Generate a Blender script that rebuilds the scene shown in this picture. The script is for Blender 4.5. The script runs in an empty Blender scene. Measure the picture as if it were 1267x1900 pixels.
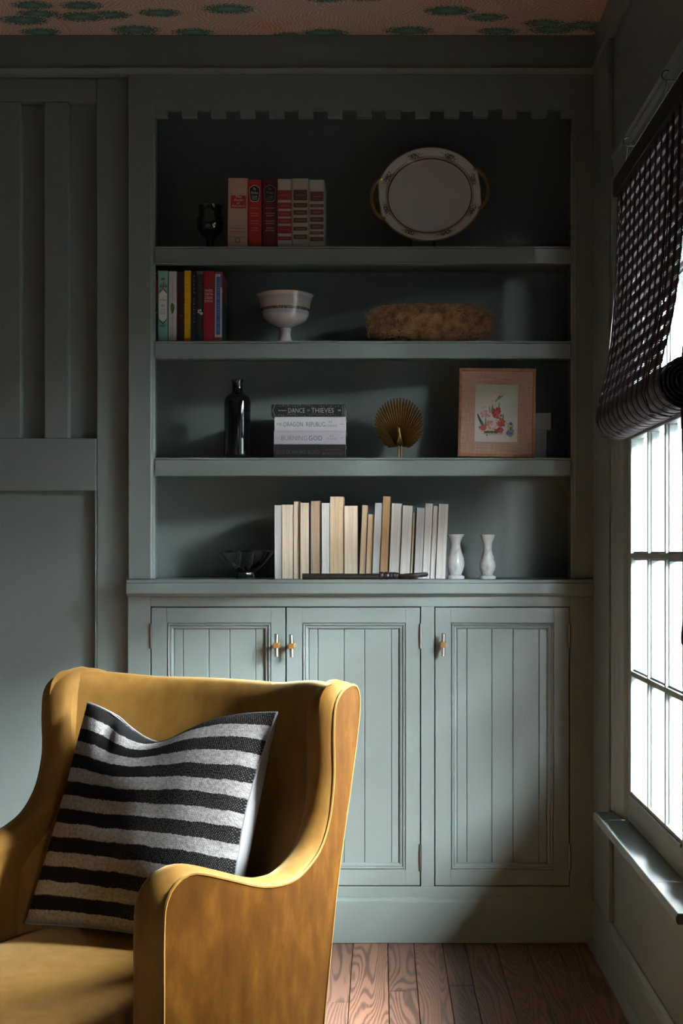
import bpy, bmesh, math, random
from mathutils import Vector, Matrix, Euler, noise as mnoise

random.seed(7)
sc = bpy.context.scene
COL = sc.collection
PI = math.pi

# ------------------------------------------------------------------ camera
EYE, FPX, CX, CY = 1.117, 2405.0, 705.0, 1022.0     # eye height, focal length in pixels, vanishing point
cam = bpy.data.cameras.new('camera')
cam.sensor_fit = 'VERTICAL'; cam.sensor_height = 36.0
cam.lens = FPX / 1900.0 * 36.0
cam.shift_x = -(CX - 633.5) / 1900.0
cam.shift_y = (CY - 950.0) / 1900.0
cam.clip_start = 0.02
cam_o = bpy.data.objects.new('camera', cam); COL.objects.link(cam_o)
cam_o.location = (0, 0, EYE); cam_o.rotation_euler = (PI / 2, 0, 0)
sc.camera = cam_o

# ------------------------------------------------------------------ sky, exposure
wd = bpy.data.worlds.new('overcast_sky'); sc.world = wd; wd.use_nodes = True
bg = wd.node_tree.nodes['Background']
bg.inputs[0].default_value = (0.90, 0.97, 1.0, 1); bg.inputs[1].default_value = 450.0    # bright even overcast
sc.view_settings.view_transform = 'Standard'
sc.view_settings.look = 'None'
sc.view_settings.gamma = 1.0
sc.view_settings.use_curve_mapping = False
sc.view_settings.exposure = 0.0
sc.cycles.use_denoising = True
sc.cycles.max_bounces = 8
sc.cycles.diffuse_bounces = 2
sc.cycles.glossy_bounces = 4
sc.cycles.transparent_max_bounces = 16
sc.cycles.caustics_reflective = False
sc.cycles.caustics_refractive = False

# window bank in the right wall: near end of each opening (first one is in the picture)
WIN_W, WIN_Z0, WIN_Z1 = 0.591, 0.455, 2.06
WINDOWS = [2.58]
XL = -2.7
FILL_SLOTS = [(1.94, 2.09, 0.95, 1.78), (-0.92, -0.60, 0.70, 1.70)]     # unseen slots added to light chair and pillow: y0, y1, z0, z1
for y0 in WINDOWS:                                   # sky portals (sampling guides, they add no light)
    l = bpy.data.lights.new('sky_portal', 'AREA'); l.shape = 'RECTANGLE'
    l.size = WIN_Z1 - WIN_Z0; l.size_y = WIN_W
    l.cycles.is_portal = True
    o = bpy.data.objects.new('sky_portal', l); COL.objects.link(o)
    o.location = (0.70, y0 + WIN_W / 2, (WIN_Z0 + WIN_Z1) / 2)
    o.rotation_euler = (0, PI / 2, 0)

for a, b, c, d in FILL_SLOTS:
    l = bpy.data.lights.new('sky_portal', 'AREA'); l.shape = 'RECTANGLE'
    l.size = d - c; l.size_y = b - a; l.cycles.is_portal = True
    o = bpy.data.objects.new('sky_portal', l); COL.objects.link(o)
    o.location = (0.70, (a + b) / 2, (c + d) / 2); o.rotation_euler = (0, PI / 2, 0)

# ------------------------------------------------------------------ helpers
def at(px, py, Y):
    return Vector(((px - CX) * Y / FPX, Y, EYE - (py - CY) * Y / FPX))
def ax(px, Y=3.7): return (px - CX) * Y / FPX
def az(py, Y=3.7): return EYE - (py - CY) * Y / FPX

def tag(o, label=None, cat=None, group=None, kind=None):
    if label: o['label'] = label
    if cat: o['category'] = cat
    if group: o['group'] = group
    if kind: o['kind'] = kind
    return o
def empty(name, loc=(0, 0, 0), label=None, cat=None, group=None, kind=None, rz=0):
    o = bpy.data.objects.new(name, None); COL.objects.link(o)
    o.location = loc; o.rotation_euler = (0, 0, rz); o.empty_display_size = 0.05
    return tag(o, label, cat, group, kind)
def origin(o):
    v = Vector(o.location)
    while o.parent: o = o.parent; v = v + Vector(o.location)
    return v
def kids(o): return [c for c in bpy.data.objects if c.parent == o]
def copy_tree(o, parent=None):
    c = o.copy(); COL.objects.link(c)
    if parent: c.parent = parent
    for k in kids(o): copy_tree(k, c)
    return c

class MB:
    """collects shapes into ONE mesh object"""
    def __init__(s): s.v = []; s.f = []; s.m = []; s.uv = None
    def add(s, vs, fs, m=0):
        n = len(s.v); s.v += [Vector(p) for p in vs]
        s.f += [tuple(i + n for i in f) for f in fs]; s.m += [m] * len(fs)
        return s
    def box(s, x0, x1, y0, y1, z0, z1, m=0):
        return s.add([(x0, y0, z0), (x1, y0, z0), (x1, y1, z0), (x0, y1, z0), (x0, y0, z1), (x1, y0, z1), (x1, y1, z1), (x0, y1, z1)],
                     [(0, 3, 2, 1), (4, 5, 6, 7), (0, 1, 5, 4), (1, 2, 6, 5), (2, 3, 7, 6), (3, 0, 4, 7)], m)
    def prism(s, pts, a, b, axis='y', m=0):
        n = len(pts)
        def P(p, t):
            if axis == 'y': return (p[0], t, p[1])
            if axis == 'x': return (t, p[0], p[1])
            return (p[0], p[1], t)
        vs = [P(p, a) for p in pts] + [P(p, b) for p in pts]
        fs = [tuple(range(n))[::-1], tuple(range(n, 2 * n))] + [(i, (i + 1) % n, n + (i + 1) % n, n + i) for i in range(n)]
        return s.add(vs, fs, m)
    def tube(s, pts, r, seg=8, cap=True, m=0, closed=False):
        pts = [Vector(p) for p in pts]; n = len(pts)
        rs = r if isinstance(r, (list, tuple)) else [r] * n
        vs = []; up = None
        for i, p in enumerate(pts):
            if closed: t = pts[(i + 1) % n] - pts[i - 1]
            else: t = pts[min(i + 1, n - 1)] - pts[max(i - 1, 0)]
            t = t.normalized() if t.length > 1e-9 else Vector((0, 0, 1))
            if up is None: up = Vector((0, 0, 1)) if abs(t.z) < .9 else Vector((1, 0, 0))
            a = t.cross(up)
            if a.length < 1e-6: a = t.orthogonal()
            a.normalize(); b = a.cross(t).normalized(); up = b
            for k in range(seg):
                w = 2 * PI * k / seg
                vs.append(p + a * (math.cos(w) * rs[i]) + b * (math.sin(w) * rs[i]))
        fs = []
        for i in range(n if closed else n - 1):
            j = (i + 1) % n
            for k in range(seg):
                k2 = (k + 1) % seg
                fs.append((i * seg + k, i * seg + k2, j * seg + k2, j * seg + k))
        if cap and not closed:
            fs.append(tuple(range(seg))[::-1]); fs.append(tuple((n - 1) * seg + k for k in range(seg)))
        return s.add(vs, fs, m)
    def lathe(s, prof, c=(0, 0, 0), seg=32, m=0, mod=None):
        """prof: list of (radius, z); mod(angle, i) scales the radius"""
        vs = []; n = len(prof)
        for i, (r, z) in enumerate(prof):
            for k in range(seg):
                w = 2 * PI * k / seg; q = r * (mod(w, i) if mod else 1)
                vs.append((c[0] + q * math.cos(w), c[1] + q * math.sin(w), c[2] + z))
        fs = [(i * seg + k, i * seg + (k + 1) % seg, (i + 1) * seg + (k + 1) % seg, (i + 1) * seg + k) for i in range(n - 1) for k in range(seg)]
        fs.append(tuple(range(seg))[::-1]); fs.append(tuple((n - 1) * seg + k for k in range(seg)))
        return s.add(vs, fs, m)
    def grid(s, fn, nu, nv, m=0, uv=False):
        vs = [fn(i / (nu - 1), j / (nv - 1)) for j in range(nv) for i in range(nu)]
        fs = [(j * nu + i, j * nu + i + 1, (j + 1) * nu + i + 1, (j + 1) * nu + i) for j in range(nv - 1) for i in range(nu - 1)]
        return s.add(vs, fs, m)
    def build(s, name, mat, parent=None, smooth=False, bevel=0, loc=None, local=False, seg=2, recalc=True, angle=35):
        me = bpy.data.meshes.new(name)
        off = Vector((0, 0, 0))
        if not local:
            if parent is not None: off = origin(parent)
            elif loc is not None: off = Vector(loc)
        me.from_pydata([p - off for p in s.v], [], s.f)
        mats = mat if isinstance(mat, (list, tuple)) else [mat]
        for q in mats: me.materials.append(q)
        for p, i in zip(me.polygons, s.m): p.material_index = i
        if recalc:
            b = bmesh.new(); b.from_mesh(me); bmesh.ops.recalc_face_normals(b, faces=b.faces); b.to_mesh(me); b.free()
        if smooth:
            me.polygons.foreach_set('use_smooth', [True] * len(me.polygons))
            if angle < 180: me.set_sharp_from_angle(angle=math.radians(angle))
        me.update()
        o = bpy.data.objects.new(name, me); COL.objects.link(o)
        if parent is not None: o.parent = parent
        elif loc is not None: o.location = loc
        if bevel:
            md = o.modifiers.new('bevel', 'BEVEL'); md.width = bevel; md.segments = seg; md.limit_method = 'ANGLE'; md.angle_limit = math.radians(40)
            md.harden_normals = False
        return o

def spline(pts, n, closed=False):
    """Catmull-Rom through pts, n samples evenly spaced along the curve"""
    pts = [Vector(p) for p in pts]; m = len(pts); out = []
    segs = m if closed else m - 1
    for i in range(segs):
        if closed: a, b, c, d = pts[i - 1], pts[i], pts[(i + 1) % m], pts[(i + 2) % m]
        else: a, b, c, d = pts[max(i - 1, 0)], pts[i], pts[i + 1], pts[min(i + 2, m - 1)]
        for k in range(12):
            t = k / 12
            out.append(0.5 * ((2 * b) + (c - a) * t + (2 * a - 5 * b + 4 * c - d) * t * t + (3 * b - a - 3 * c + d) * t ** 3))
    if not closed: out.append(pts[-1])
    cum = [0]
    loop = out + ([out[0]] if closed else [])
    for i in range(1, len(loop)): cum.append(cum[-1] + (loop[i] - loop[i - 1]).length)
    res = []; j = 0
    for k in range(n):
        s = cum[-1] * k / (n if closed else n - 1)
        while j < len(cum) - 2 and cum[j + 1] < s: j += 1
        w = (s - cum[j]) / max(cum[j + 1] - cum[j], 1e-9)
        res.append(loop[j].lerp(loop[j + 1], min(max(w, 0), 1)))
    return res

# ------------------------------------------------------------------ materials
class NT:
    def __init__(s, name):
        s.mat = bpy.data.materials.new(name); s.mat.use_nodes = True
        s.t = s.mat.node_tree; s.n = s.t.nodes; s.p = s.n['Principled BSDF']; s.out = s.n['Material Output']
    def N(s, typ, **kw):
        n = s.n.new(typ)
        for k, v in kw.items():
            if k.startswith('_'): n.inputs[k[1:].replace('_', ' ')].default_value = v
            else: setattr(n, k, v)
        return n
    def L(s, a, b): s.t.links.new(a, b)
    def coord(s, kind='Object', scale=(1, 1, 1), rot=(0, 0, 0), loc=None):
        c = s.N('ShaderNodeTexCoord'); m = s.N('ShaderNodeMapping')
        m.inputs['Scale'].default_value = scale; m.inputs['Rotation'].default_value = rot
        s.L(c.outputs[kind], m.inputs['Vector'])
        if loc is not None: s.L(loc, m.inputs['Location'])
        return m.outputs['Vector']
    def noise(s, vec, scale, detail=4, rough=.55, dist=0):
        n = s.N('ShaderNodeTexNoise'); n.inputs['Scale'].default_value = scale; n.inputs['Detail'].default_value = detail
        n.inputs['Roughness'].default_value = rough; n.inputs['Distortion'].default_value = dist
        if vec: s.L(vec, n.inputs['Vector'])
        return n
    def ramp(s, fac, stops, interp='LINEAR'):
        r = s.N('ShaderNodeValToRGB'); e = r.color_ramp.elements; r.color_ramp.interpolation = interp
        while len(e) < len(stops): e.new(0.5)
        for q, (p, c) in zip(e, stops):
            q.position = p; q.color = (*c, 1) if len(c) == 3 else c
        s.L(fac, r.inputs['Fac']); return r.outputs['Color']
    def math(s, op, a, b=0.0, clamp=False):
        m = s.N('ShaderNodeMath', operation=op); m.use_clamp = clamp
        for i, q in ((0, a), (1, b)):
            if hasattr(q, 'is_linked'): s.L(q, m.inputs[i])
            else: m.inputs[i].default_value = q
        return m.outputs[0]
    def mix(s, fac, a, b, mode='MIX'):
        m = s.N('ShaderNodeMix', data_type='RGBA', blend_type=mode)
        for q, i in ((fac, 0), (a, 6), (b, 7)):
            if hasattr(q, 'is_linked'): s.L(q, m.inputs[i])
            elif i == 0: m.inputs[0].default_value = q
            else: m.inputs[i].default_value = (*q, 1) if len(q) == 3 else q
        return m.outputs[2]
    def bump(s, h, strength=.2, dist=.002):
        b = s.N('ShaderNodeBump'); b.inputs['Strength'].default_value = strength; b.inputs['Distance'].default_value = dist
        s.L(h, b.inputs['Height']); s.L(b.outputs[0], s.p.inputs['Normal'])
    def col(s, c):
        if hasattr(c, 'is_linked'): s.L(c, s.p.inputs['Base Color'])
        else: s.p.inputs['Base Color'].default_value = (*c, 1)
    def rough(s, r):
        if hasattr(r, 'is_linked'): s.L(r, s.p.inputs['Roughness'])
        else: s.p.inputs['Roughness'].default_value = r

def plain(name, c, rough=.5, metal=0.0, var=.12, scale=30, bump=0.0, spec=.5, coat=0):
    t = NT(name); v = t.coord()
    n = t.noise(v, scale, 3)
    t.col(t.mix(n.outputs['Fac'], tuple(x * (1 - var) for x in c), tuple(min(1, x * (1 + var)) for x in c)))
    t.rough(rough); t.p.inputs['Metallic'].default_value = metal
    t.p.inputs['Specular IOR Level'].default_value = spec
    if coat: t.p.inputs['Coat Weight'].default_value = coat; t.p.inputs['Coat Roughness'].default_value = .06
    if bump: t.bump(t.noise(v, scale * 4, 4).outputs['Fac'], bump, .001)
    return t.mat

def mat_paint(name, c, rough=.42):
    t = NT(name); v = t.coord('Object')
    n = t.noise(v, 2.5, 4); f = t.noise(t.coord('Object', (60, 60, 6)), 3, 3)
    t.col(t.mix(n.outputs['Fac'], tuple(x * .95 for x in c), tuple(x * 1.05 for x in c)))
    t.L(t.math('MULTIPLY_ADD', n.outputs['Fac'], .12), t.p.inputs['Roughness'])
    t.n[-1].inputs[2].default_value = rough - .06
    t.bump(f.outputs['Fac'], .06, .001)
    return t.mat
PAINT = mat_paint('sage_green_paint', (.172, .207, .203))
# ---- more materials
def mat_floor():
    t = NT('oak_floor')
    info = t.N('ShaderNodeObjectInfo'); rnd = info.outputs['Random']
    comb = t.N('ShaderNodeCombineXYZ'); t.L(t.math('MULTIPLY', rnd, 37.0), comb.inputs[0]); t.L(t.math('MULTIPLY', rnd, 91.0), comb.inputs[1])
    v = t.coord('Object', (1, .09, 1), loc=comb.outputs[0])
    big = t.noise(v, 8, 2, .5, .25)
    rings = t.math('SINE', t.math('MULTIPLY', big.outputs['Fac'], 230.0))
    fine = t.noise(t.coord('Object', (1, .03, 1), loc=comb.outputs[0]), 260, 3)
    g = t.math('ADD', t.math('MULTIPLY', rings, .28), t.math('MULTIPLY', fine.outputs['Fac'], .7))
    base = t.ramp(rnd, [(0, (.165, .083, .056)), (.3, (.215, .108, .072)), (.6, (.135, .072, .052)), (.85, (.245, .118, .075)), (1, (.16, .083, .058))])
    dark = t.mix(t.ramp(g, [(.10, (.72, .72, .72)), (.42, (0, 0, 0))]), base, (.042, .022, .016))
    t.col(dark)
    t.rough(t.math('ADD', t.math('MULTIPLY', fine.outputs['Fac'], .15), .36))
    t.bump(g, .25, .0006)
    return t.mat
FLOOR = mat_floor()

def mat_wallpaper():
    t = NT('pine_wallpaper')
    c = t.N('ShaderNodeTexCoord'); P = c.outputs['Object']
    def vor(scale, stretch, feat='F1', rnd=1.0, off=(0, 0, 0)):
        m = t.N('ShaderNodeMapping'); m.inputs['Scale'].default_value = stretch; m.inputs['Location'].default_value = off; t.L(P, m.inputs['Vector'])
        n = t.N('ShaderNodeTexVoronoi', feature=feat, voronoi_dimensions='2D'); n.inputs['Scale'].default_value = scale; n.inputs['Randomness'].default_value = rnd
        t.L(m.outputs[0], n.inputs['Vector']); return n, m.outputs[0]
    # feathery fronds: combed lines, each cell combed in a direction of its own
    a, va = vor(9.0, (1, 1.5, 1))
    rot = t.N('ShaderNodeVectorRotate', rotation_type='Z_AXIS'); t.L(P, rot.inputs['Vector'])
    sep0 = t.N('ShaderNodeSeparateColor'); t.L(a.outputs['Color'], sep0.inputs[0])
    t.L(t.math('MULTIPLY', sep0.outputs[0], 2.6), rot.inputs['Angle'])
    sx = t.N('ShaderNodeSeparateXYZ'); t.L(rot.outputs[0], sx.inputs[0])
    wob = t.noise(P, 14, 2)
    ln = t.math('SINE', t.math('ADD', t.math('MULTIPLY', t.math('ADD', sx.outputs[0], t.math('ABSOLUTE', sx.outputs[1])), 430.0), t.math('MULTIPLY', wob.outputs['Fac'], 30.0)))
    lm = t.ramp(ln, [(.55, (0, 0, 0)), (.9, (1, 1, 1))])
    ground = t.mix(t.ramp(sep0.outputs[1], [(0, (0, 0, 0)), (1, (1, 1, 1))]), (.60, .41, .32), (.56, .44, .37))
    n2 = t.noise(P, 6, 3)
    ground = t.mix(t.ramp(n2.outputs['Fac'], [(.5, (0, 0, 0)), (.72, (1, 1, 1))]), ground, (.58, .31, .17))
    col = t.mix(t.math('MULTIPLY', lm, .75), ground, (.80, .70, .60))
    # pine clumps: green flattened blobs with a pale fuzzy fringe
    for off, s in (((0, 0, 0), 4.6), ((3.3, 1.7, 0), 3.9)):
        m = t.N('ShaderNodeMapping'); m.inputs['Scale'].default_value = (1, 2.1, 1); m.inputs['Location'].default_value = off; t.L(P, m.inputs['Vector'])
        fz = t.noise(P, 160, 2)
        n = t.N('ShaderNodeTexVoronoi', voronoi_dimensions='2D'); n.inputs['Scale'].default_value = s; n.inputs['Randomness'].default_value = .85
        t.L(m.outputs[0], n.inputs['Vector'])
        d = t.math('ADD', n.outputs['Distance'], t.math('MULTIPLY', t.math('SUBTRACT', fz.outputs['Fac'], .5), .16))
        sg = t.N('ShaderNodeSeparateColor'); t.L(n.outputs['Color'], sg.inputs[0])
        d = t.math('ADD', d, t.math('MULTIPLY', t.math('GREATER_THAN', sg.outputs[2], .62), 1.0))
        inner = t.ramp(d, [(.17, (1, 1, 1)), (.21, (0, 0, 0))])
        rim = t.ramp(d, [(.25, (1, 1, 1)), (.30, (0, 0, 0))])
        dots = t.N('ShaderNodeTexVoronoi', voronoi_dimensions='2D'); dots.inputs['Scale'].default_value = 150; t.L(P, dots.inputs['Vector'])
        rimc = t.mix(t.ramp(dots.outputs['Distance'], [(.25, (1, 1, 1)), (.5, (0, 0, 0))]), (.05, .10, .075), (.55, .52, .44))
        col = t.mix(rim, col, rimc)
        col = t.mix(inner, col, t.mix(t.math('MULTIPLY', n.outputs['Distance'], 4.0, True), (.16, .34, .27), (.02, .09, .07)))
    t.col(col); t.rough(.75)
    return t.mat
PAPER = mat_wallpaper()

def mat_glass_pane():
    t = NT('window_glass'); t.n.remove(t.p)
    tr = t.N('ShaderNodeBsdfTransparent'); tr.inputs[0].default_value = (.97, .985, .98, 1)
    gl = t.N('ShaderNodeBsdfGlossy'); gl.inputs['Roughness'].default_value = .02
    lw = t.N('ShaderNodeFresnel'); lw.inputs['IOR'].default_value = 1.35
    mx = t.N('ShaderNodeMixShader'); t.L(t.math('MULTIPLY', lw.outputs[0], .6), mx.inputs[0]); t.L(tr.outputs[0], mx.inputs[1]); t.L(gl.outputs[0], mx.inputs[2])
    t.L(mx.outputs[0], t.out.inputs['Surface'])
    return t.mat
PANE = mat_glass_pane()
DARKWALL = PAINT
GROUND = plain('pale_gravel', (.022, .022, .021), .9, var=.2, scale=4)
BRASS = plain('satin_brass', (.62, .42, .20), .32, 1.0, .1, 60)
NICKEL = plain('brushed_nickel', (.62, .58, .54), .3, 1.0, .08, 80)
HINGE = plain('dark_steel', (.20, .17, .17), .35, 1.0, .2, 90)
BLACK_IRON = plain('black_iron', (.035, .033, .031), .45, .6, .3, 90, .25)

# ------------------------------------------------------------------ room shell
WT = .045                                             # thickness of the window wall
XR, YB, YF, ZC = 0.62, 3.99, -1.9, az(65, 3.69)
Y0 = 3.70                                             # face of the bookcase
YW = 3.728                                            # face of the panelling to its left
# floor
fl = MB().box(XL, XR, YF, YB, -.06, -.016).build('floor', plain('subfloor', (.02, .014, .01), .9))
tag(fl, 'dark reddish oak plank floor in front of the green cabinets', kind='structure')
edges = [ax(p, 3.7) for p in (655, 719, 767, 820, 862, 918, 975, 1030, 1085)]
pw = .083
xs = edges[:]
while xs[0] > XL: xs.insert(0, xs[0] - pw)
while xs[-1] < XR: xs.append(xs[-1] + pw)
plank_cache = {}
for i in range(len(xs) - 1):
    x0, x1 = max(xs[i], XL), min(xs[i + 1], XR)
    cuts = [YF, -.2 + .9 * random.random(), 1.2 + .8 * random.random(), 2.2 + 1.25 * random.random(), 3.72]
    for a, b in zip(cuts, cuts[1:]):
        key = (round(x1 - x0, 4), round(b - a, 2))
        cx, cy = (x0 + x1) / 2, (a + b) / 2
        w, d = (x1 - x0) / 2 - .0009, (b - a) / 2 - .0009
        o = MB().box(-w, w, -d, d, -.016, 0).build('plank', FLOOR, fl, local=True, bevel=.0012, seg=1)
        o.location = (cx, cy, random.uniform(-.0006, .0002))
# ceiling
ce = MB().box(XL, XR + .1, YF, YB, ZC, ZC + .1).build('ceiling', PAPER)
tag(ce, 'ceiling papered with pink fronds and green pine clumps', kind='structure')
# walls
m = MB().box(XL - .12, XR + .12, YB, YB + .12, -.06, ZC + .1)
wb = m.build('wall_back', PAINT); tag(wb, 'green panelled back wall left of the bookcase', kind='structure')
wl = MB().box(XL - .12, XL, YF - .12, YB, -.06, ZC + .1).build('wall_left', PAINT); tag(wl, 'green wall at the left end of the room', kind='structure')
wf = MB().box(XL, XR + .12, YF - .12, YF, -.06, ZC + .1).build('wall_front', PAINT); tag(wf, 'green wall behind the viewer', kind='structure')
m = MB()
ys = [YF]
for a, b in sorted([(y - .10, y + WIN_W + .105) for y in WINDOWS] + [q[:2] for q in FILL_SLOTS]): ys += [a, b]
ys.append(YB)
for a, b in zip(ys[0::2], ys[1::2]): m.box(XR, XR + WT, a, b, -.06, ZC + .1)
for y in WINDOWS:
    m.box(XR, XR + WT, y - .10, y + WIN_W + .105, -.06, WIN_Z0)
    m.box(XR, XR + WT, y - .10, y + WIN_W + .105, WIN_Z1, ZC + .1)
for a, b, c, d in FILL_SLOTS: m.box(XR, XR + WT, a, b, -.06, c).box(XR, XR + WT, a, b, d, ZC + .1)
wr = m.build('wall_right', PAINT); tag(wr, 'green wall with the windows on the right', kind='structure')
g = MB().box(-30, 60, -40, 40, -.65, -.6).build('ground', GROUND); tag(g, 'pale ground outside the window', kind='structure')

# panelling left of the bookcase: stiles, rails and recessed panels, each a board of its own (parts of the back wall)
T = .04
def board(x0, x1, z0, z1, y=YW, name='panel_board', par=wb, b=.003, dep=T):
    return MB().box(x0, x1, y, y + dep, z0, z1).build(name, PAINT, par, bevel=b)
SX = ax(238.5)                                        # left edge of the bookcase
SE = ax(237) - .0006                                  # where the panelling stops
px = lambda p: ax(p, YW)
pz = lambda p: az(p, YW)
XPL = px(0) - .55
# upper band, middle rail, right stile
top = pz(139)
board(px(179), SE, 0, top, name='stile')
cols = [(px(38), px(82)), (px(127), px(179))]
board(px(82), px(127), pz(813), pz(188), name='stile')
board(px(-60), px(38), pz(813), pz(188), name='stile')
board(px(-480), px(179), pz(188), top, name='rail')
board(px(-480), px(179), pz(910), pz(813), name='rail')
board(px(-480), px(179), 0, .16, name='rail')
board(px(-190), px(-150), pz(813), pz(188), name='stile')
board(px(-330), px(-290), pz(813), pz(188), name='stile')
board(px(-480), px(-440), pz(813), pz(188), name='stile')
board(px(175), px(179) , .16, pz(910), name='stile')
board(px(-480), px(-170), .16, pz(910), name='stile')
board(px(-480) - .6, px(-480), 0, top, name='stile')
for a, b in cols + [(px(-150), px(-60)), (px(-290), px(-190)), (px(-440), px(-330))]:
    MB().box(a - .0005, b + .0005, YW + .030, YW + T + .03, pz(813.3), pz(187.7)).build('panel', PAINT, wb)
MB().box(px(-170.3), px(175.3), YW + .020, YW + T + .03, .1598, pz(909.7)).build('panel', PAINT, wb)
# left filler behind boards down to the wall is the wall itself
m = MB().box(XL, px(-480) - .55, YW + .02, YB, 0, ZC); m.build('filler', PAINT, wb)

# crown: flat board and bead along the back, then the right-hand return
c = empty('trim_1', (0, Y0, ZC), 'flat green crown board with a bead below the wallpapered ceiling', kind='structure')
zc0, zc1 = az(130), az(137)
MB().box(XL, XR, Y0 - .012, YB, zc0, ZC).build('crown_board', PAINT, c, bevel=.002)
m = MB(); m.prism([(Y0 - .02, zc0 + .001), (Y0 - .02, zc0 - .003), (Y0 - .004, zc1 - .001), (Y0 + .03, zc1 - .001), (Y0 + .03, zc0 + .001)], XL, XR, 'x')
m.build('crown_bead', PAINT, c, bevel=.0015)
MB().box(XL, SE, YW, YB, zc1 - .003, zc0).build('crown_backing', PAINT, c)
c = empty('trim_2', (XR, 2, ZC), 'flat green crown board along the top of the right wall', kind='structure')
MB().box(XR - .012, XR, YF, Y0 - .02, zc0, ZC).build('crown_board', PAINT, c, bevel=.002)
m = MB(); m.prism([(XR - .02, zc0 + .001), (XR - .02, zc0 - .003), (XR - .004, zc1), (XR + .01, zc1), (XR + .01, zc0)], YF, Y0 - .02, 'y')
m.build('crown_bead', PAINT, c, bevel=.0015)
# right baseboard
c = empty('baseboard_right', (XR, 2.4, 0), 'green baseboard along the foot of the right wall', kind='structure')
MB().box(XR - .016, XR, YF, Y0 - .01, 0.0005, .105).build('baseboard_board', PAINT, c, bevel=.002)
m = MB(); m.prism([(XR - .016, .105), (XR - .012, .118), (XR - .004, .126), (XR + .005, .126), (XR + .005, .105)], YF, Y0 - .01, 'y')
m.build('baseboard_cap', PAINT, c, bevel=.001)
m = MB(); m.prism([(XR - .016, .0005), (XR - .03, .0005), (XR - .028, .010), (XR - .016, .018)], YF, Y0 - .01, 'y')
m.build('shoe_moulding', PAINT, c)
# corner board between bookcase and window casing
tr3 = empty('trim_3', (XR, 3.6, 0), 'vertical green corner board on the right wall beside the bookcase', kind='structure')
MB().box(XR - .014, XR, 3.44, Y0 - .012, .13, zc1 - .002).build('corner_board', PAINT, tr3, bevel=.002)

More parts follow.
